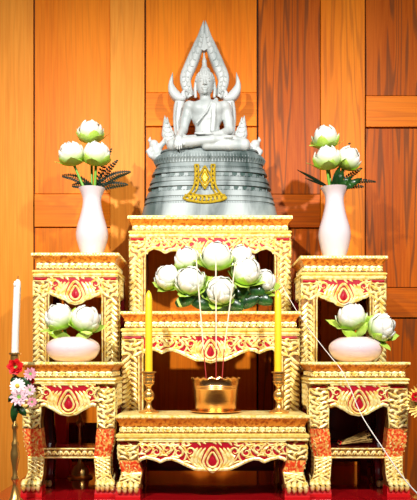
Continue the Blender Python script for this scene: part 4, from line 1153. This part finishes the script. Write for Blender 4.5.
# ------------------------------------------------------------------ tall candlestick with flowers at the left
YL = 2.13; pL = YL / F
root = thing('candlestick', 'tall slender brass candlestick standing on the floor at the far left', 'candlestick', (wx(15, YL), YL, 0))
hL = wz(358, YL)
def zz(py): return wz(py, YL)
pr = [(11.5 * pL, 0), (11.8 * pL, .004), (9 * pL, .010), (5 * pL, .022), (2.6 * pL, zz(487)), (2.0 * pL, zz(482)), (3.6 * pL, zz(480)), (3.8 * pL, zz(478)), (2.4 * pL, zz(475)), (2.6 * pL, zz(468)), (4.4 * pL, zz(458)), (4.6 * pL, zz(453)), (3.2 * pL, zz(447)), (3.6 * pL, zz(445)), (3.6 * pL, zz(443)), (2.2 * pL, zz(440)), (2.0 * pL, zz(430)), (3.2 * pL, zz(428)), (3.2 * pL, zz(425)), (1.8 * pL, zz(423)), (2.0 * pL, zz(380)), (3.2 * pL, zz(372)), (4.4 * pL, zz(368)), (4.4 * pL, zz(355)), (6.0 * pL, zz(354.4)), (6.0 * pL, zz(352.8)), (4.0 * pL, zz(352.6)), (3.9 * pL, zz(358)), (.5 * pL, zz(358.2))]
m = MB(); m.lathe(pr, n=28); m.build('stem_and_base', M['brass'], root, local=True, smooth=True)
zb = zz(358) ; root = thing('candle', 'white candle leaning slightly in the tall candlestick at the far left', 'candle', (wx(15, YL), YL, zb + .001))
m = MB(); top = C(18.2, 281, YL); b0 = (wx(15, YL), YL, zb + .001)
m.tube([b0, C(15.6, 330, YL), C(17.2, 290, YL), C(17.8, 282, YL), C(17.9, 279.5, YL)], [3.6 * pL, 3.5 * pL, 3.5 * pL, 3.0 * pL, 1.4 * pL], 18)
m.build('wax', M['white_wax'], root, smooth=True)
m = MB(); m.ell(C(15.2, 284, YL - .008), (.005, .005, .009), n=10); m.tube([C(14.8, 284, YL - .006), C(14.4, 296, YL - .008)], [.003, .0014], 8); m.build('wax_drip', M['white_wax'], root, smooth=True)
m = MB(); m.tube([C(17.9, 280, YL), C(18.1, 276, YL)], .001, 6); m.build('wick', M['wick'], root)

def rosette(kind, c, r, label, group, seed, tilt=(80, 0), stick=None):
    rnd = random.Random(seed); Mx = Matrix.Translation(c) @ Matrix.Rotation(R(tilt[1]), 4, 'Z') @ Matrix.Rotation(R(tilt[0]), 4, 'X') @ Matrix.Scale(r, 4)
    nm = {'rose': 'rose', 'daisy': 'daisy', 'pink': 'carnation', 'palepink': 'carnation'}[kind]
    root = thing(nm, label, 'flower', group=group); root.matrix_world = Mx
    m = MB()
    if kind == 'daisy':
        for k in range(14):
            a = 2 * PI * k / 14; d = Vector((math.cos(a), math.sin(a), 0)); s = Vector((-d.y, d.x, 0))
            m.add([d * .15, d * .6 + s * .2 + Vector((0, 0, .1)), d * 1.0 + s * .12 + Vector((0, 0, .02)), d * 1.05 - s * .1 + Vector((0, 0, .02)), d * .6 - s * .2 + Vector((0, 0, .1)), d * .6 - Vector((0, 0, .04))], [(0, 1, 2, 3, 4), (0, 1, 5), (1, 2, 5), (2, 3, 5), (3, 4, 5), (4, 0, 5)])
        m.build('petals', M['whitep'], root, local=True)
        q = MB(); q.ell((0, 0, .1), (.3, .3, .2)); q.build('flower_centre', M['yellowc'], root, local=True, smooth=True)
    else:
        layers = ((.28, .75, 3), (.5, .72, 5), (.74, .6, 6), (.98, .42, 7)) if kind == 'rose' else ((.3, .6, 6), (.55, .62, 8), (.8, .5, 10), (1.0, .3, 11))
        for li, (R0, H, n_) in enumerate(layers):
            for k in range(n_):
                petal(m, R0 * .8, H * 1.3, 2 * PI * (k + .5 * li) / n_ + rnd.uniform(-.1, .1), (1.0 if kind == 'rose' else .6) * 2.4 / n_ ** .8, 1.5, .22, 5, 6)
        m.build('petals', M[kind], root, local=True, smooth=True)
    if stick:
        inv = Mx.inverted(); t_ = MB(); t_.tube([inv @ Vector(p) for p in cat([tuple(c), (c[0] * .6 + stick[0] * .4, c[1] + .02, c[2] - .02), stick], 7)], .0018 / r, 6); t_.build('stem', M['stem'], root, local=True)
    s = MB(); s.lathe([(.02, -.5), (.18, -.4), (.32, -.05), (.2, .1)], n=10); s.build('calyx', M['stem'], root, local=True)
    return root
YG = 2.085
rosette('rose', C(15.5, 367, YG), 9.2 * pL, 'red rose tied high on the tall candlestick at the left', None, 1, stick=C(15, 414, YL - .012))
rosette('daisy', C(17.5, 386, YG), 7.6 * pL, 'white daisy with yellow centre on the tall candlestick', None, 2, stick=C(15, 414, YL - .012))
rosette('palepink', C(19, 397, YG - .005), 10 * pL, 'large pale pink carnation low in the candlestick flower cluster', 'pink carnations on the tall candlestick', 3, stick=C(15, 414, YL - .012))
rosette('pink', C(30.5, 374, YG - .0), 7.2 * pL, 'pink carnation beside the red rose, touching the table edge', 'pink carnations on the tall candlestick', 4, stick=C(15, 414, YL - .012))
rosette('palepink', C(30, 390, YG - .0), 6.4 * pL, 'small pale pink carnation right of the daisy', 'pink carnations on the tall candlestick', 5, stick=C(15, 414, YL - .012))
rosette('pink', C(32, 402, YG - .0), 5.6 * pL, 'lowest small pink carnation right of the flower cluster', 'pink carnations on the tall candlestick', 6, stick=C(15, 414, YL - .012))
rosette('rose', C(31, 381, YG + .01), 4.4 * pL, 'small red flower between the pink carnations on the candlestick', None, 7, stick=C(15, 414, YL - .012))
for i, ((a, b), (c, d), w_) in enumerate((((18, 378), (32, 386), .012), ((16, 400), (13, 423), .011), ((20, 378), (10, 381), .010), ((18, 405), (26, 416), .010), ((16, 392), (8, 402), .008), ((20, 392), (27, 398), .012))):
    m = MB(); bs = C(a, b, YG + .012); leaf_mesh(m, bs, C(c, d, YG + .006), w_); o = m.build('flower_leaf', M['leafd'], smooth=True)
    o.data.transform(Matrix.Translation([-q for q in bs])); o.location = bs; tag(o, 'dark green leaf in the flower cluster on the tall candlestick', 'leaf', 'leaves in the candlestick flower cluster')

# right edge: gilt pleated ornament with a red flower
YE = 2.2
root = thing('gilt_fan_ornament', 'gilded spiky fan ornament at the right edge beside the low table', 'ornament', (wx(424, YE), YE + .02, 0))
m = MB(); m.lathe([(.03, 0), (.03, .005), (.008, .02), (.006, .15), (.012, .16), (.006, .17), (.006, wz(420, YE))], (wx(424, YE), YE + .02, 0), 20); m.build('stand', M['brass'], root, smooth=True)
m = MB()
for k in range(15):
    a = R(100 + k * 11.5); d = Vector((math.cos(a), 0, math.sin(a))); c0 = Vector(C(424, 402, YE)); s = Vector((-d.z, 0, d.x))
    L = 19 * YE / F
    m.add([c0, c0 + d * L * .6 + s * .008 + Vector((0, -.006, 0)), c0 + d * L, c0 + d * L * .6 - s * .008 + Vector((0, .004, 0)), c0 + d * L * .5 + Vector((0, .014, 0))], [(0, 1, 2), (0, 2, 3), (0, 1, 4), (1, 2, 4), (2, 3, 4), (3, 0, 4)])
m.lathe([(.002, 0), (.02, .004), (.02, .02), (.004, .024)], (wx(424, YE), YE + .006, wz(405, YE)), 16)
m.build('fan', M['gold_yellow'], root)
rosette('rose', C(415.5, 397, YE - .02), 5.5 * YE / F, 'red flower on the gilded fan at the right edge', None, 9)

# ------------------------------------------------------------------ things under the side tables
YR = 2.65
m = MB(); x0, x1 = wx(55, YR), wx(67.5, YR)
m.rect_loft([(x0 - .012, x1 + .01, YR - .03, YR + .03, 0), (x0 - .012, x1 + .01, YR - .03, YR + .03, wz(462, YR)), (x0, x1, YR - .024, YR + .024, wz(452, YR)), (x0, x1, YR - .024, YR + .024, wz(405, YR))])
o = m.build('red_box', M['redbox']); bs = Vector(((x0 + x1) / 2, YR, 0)); o.data.transform(Matrix.Translation(-bs)); o.location = bs
tag(o, 'upright bright red box standing behind the left low table', 'box')
root = thing('brass_stand', 'slim brass stand with flared foot seen through the left low table', 'stand', (wx(80, 2.62), 2.62, 0))
m = MB(); m.lathe([(.045, 0), (.045, .006), (.032, .012), (.03, .03), (.012, .05), (.006, .065), (.006, .18), (.014, .19), (.014, .20), (.006, .21), (.006, .28), (.016, .29), (.016, .30)], n=24); m.build('stem_and_base', M['brass'], root, local=True, smooth=True)
# straw bundle on the shelf of the right table
zsh = wz(449, YF) - .001
root = thing('straw_bundle', 'fan-shaped bundle of straw lying on the shelf of the right low table', 'straw bundle', (wx(350, 2.36), 2.36, zsh + .001))
m = MB(); rn = random.Random(5)
for k in range(46):
    t = k / 45; a = R(4 + 26 * t); L = rn.uniform(.085, .105); y = 2.36 + rn.uniform(-.02, .02); x0 = wx(338, 2.36)
    st = Vector((x0 + rn.uniform(0, .006), y, zsh + .004 + .002 * t)); m.tube([st, st + Vector((L * math.cos(a * .8), rn.uniform(-.008, .008), L * math.sin(a * .8)))], .0013, 5)
m.build('straws', M['straw'], root)
m = MB(); m.tube([C(337, 446, 2.34) if False else (wx(338.5, 2.36), 2.335, zsh + .004), (wx(340, 2.36), 2.335, zsh + .012), (wx(340, 2.36), 2.385, zsh + .012), (wx(338.5, 2.36), 2.385, zsh + .004)], .002, 6); m.build('tie', M['redbox'], root)

# ------------------------------------------------------------------ white sacred thread
pts = [C(277, 276, 2.60), C(284, 289, 2.62), C(300, 316, 2.50), C(319, 342, 2.40), C(331, 357, 2.30), C(342, 371, 2.225), C(351, 390, 2.215), C(362, 416, 2.19), C(384, 450, 2.08), C(402, 476, 1.96), C(420, 496, 1.88), C(460, 530, 1.75)]
P = cat(pts, 60); m = MB(); m.tube(P, [.0011 + .0011 * max(0, (i - 25) / 34) for i in range(60)], 8)
o = m.build('sacred_thread', M['thread'], smooth=True); bs = Vector(P[-1]); o.data.transform(Matrix.Translation(-bs)); o.location = bs
tag(o, 'long white cotton thread hanging diagonally across the right tables', 'thread')

# ------------------------------------------------------------------ camera, lights
cam = bpy.data.cameras.new('camera'); co = bpy.data.objects.new('camera', cam); col.objects.link(co)
co.location = (0, 0, CZ); co.rotation_euler = (R(90), 0, 0)
cam.sensor_fit = 'VERTICAL'; cam.sensor_height = 24; cam.lens = 24 * F / 500; cam.shift_y = (HY - 250) / 500; cam.shift_x = (208.5 - CX) / 500
bpy.context.scene.camera = co
def area(name, loc, target, size, power, c=(1, 1, 1)):
    l = bpy.data.lights.new(name, 'AREA'); l.energy = power; l.size = size; l.color = c
    o = bpy.data.objects.new(name, l); col.objects.link(o); o.location = loc
    d = Vector(target) - Vector(loc); o.rotation_euler = d.to_track_quat('-Z', 'Y').to_euler(); return o
def spot(name, loc, target, power, ang, c=(1, 1, 1), size=.04):
    l = bpy.data.lights.new(name, 'SPOT'); l.energy = power; l.spot_size = R(ang); l.spot_blend = 1; l.shadow_soft_size = size; l.color = c
    o = bpy.data.objects.new(name, l); col.objects.link(o); o.location = loc
    o.rotation_euler = (Vector(target) - Vector(loc)).to_track_quat('-Z', 'Y').to_euler(); return o
spot('spotlight_left', (-.80, .45, 1.95), (-.66, 2.7, .68), 370, 76, (1, .98, .94))
spot('spotlight_right', (.80, .45, 1.95), (.66, 2.7, .68), 320, 76, (1, .98, .94))
area('fill_light', (0, -.6, 2.2), (0, 2.6, .4), 1.0, 16, (1, .99, .97))  # added soft fill, high up behind the camera
w = bpy.data.worlds.new('world'); bpy.context.scene.world = w; w.use_nodes = True
w.node_tree.nodes['Background'].inputs[0].default_value = (1, .93, .85, 1); w.node_tree.nodes['Background'].inputs[1].default_value = .03
vs = bpy.context.scene.view_settings
vs.view_transform = 'Standard'; vs.look = 'None'; vs.gamma = 1; vs.exposure = -.1; vs.use_curve_mapping = False
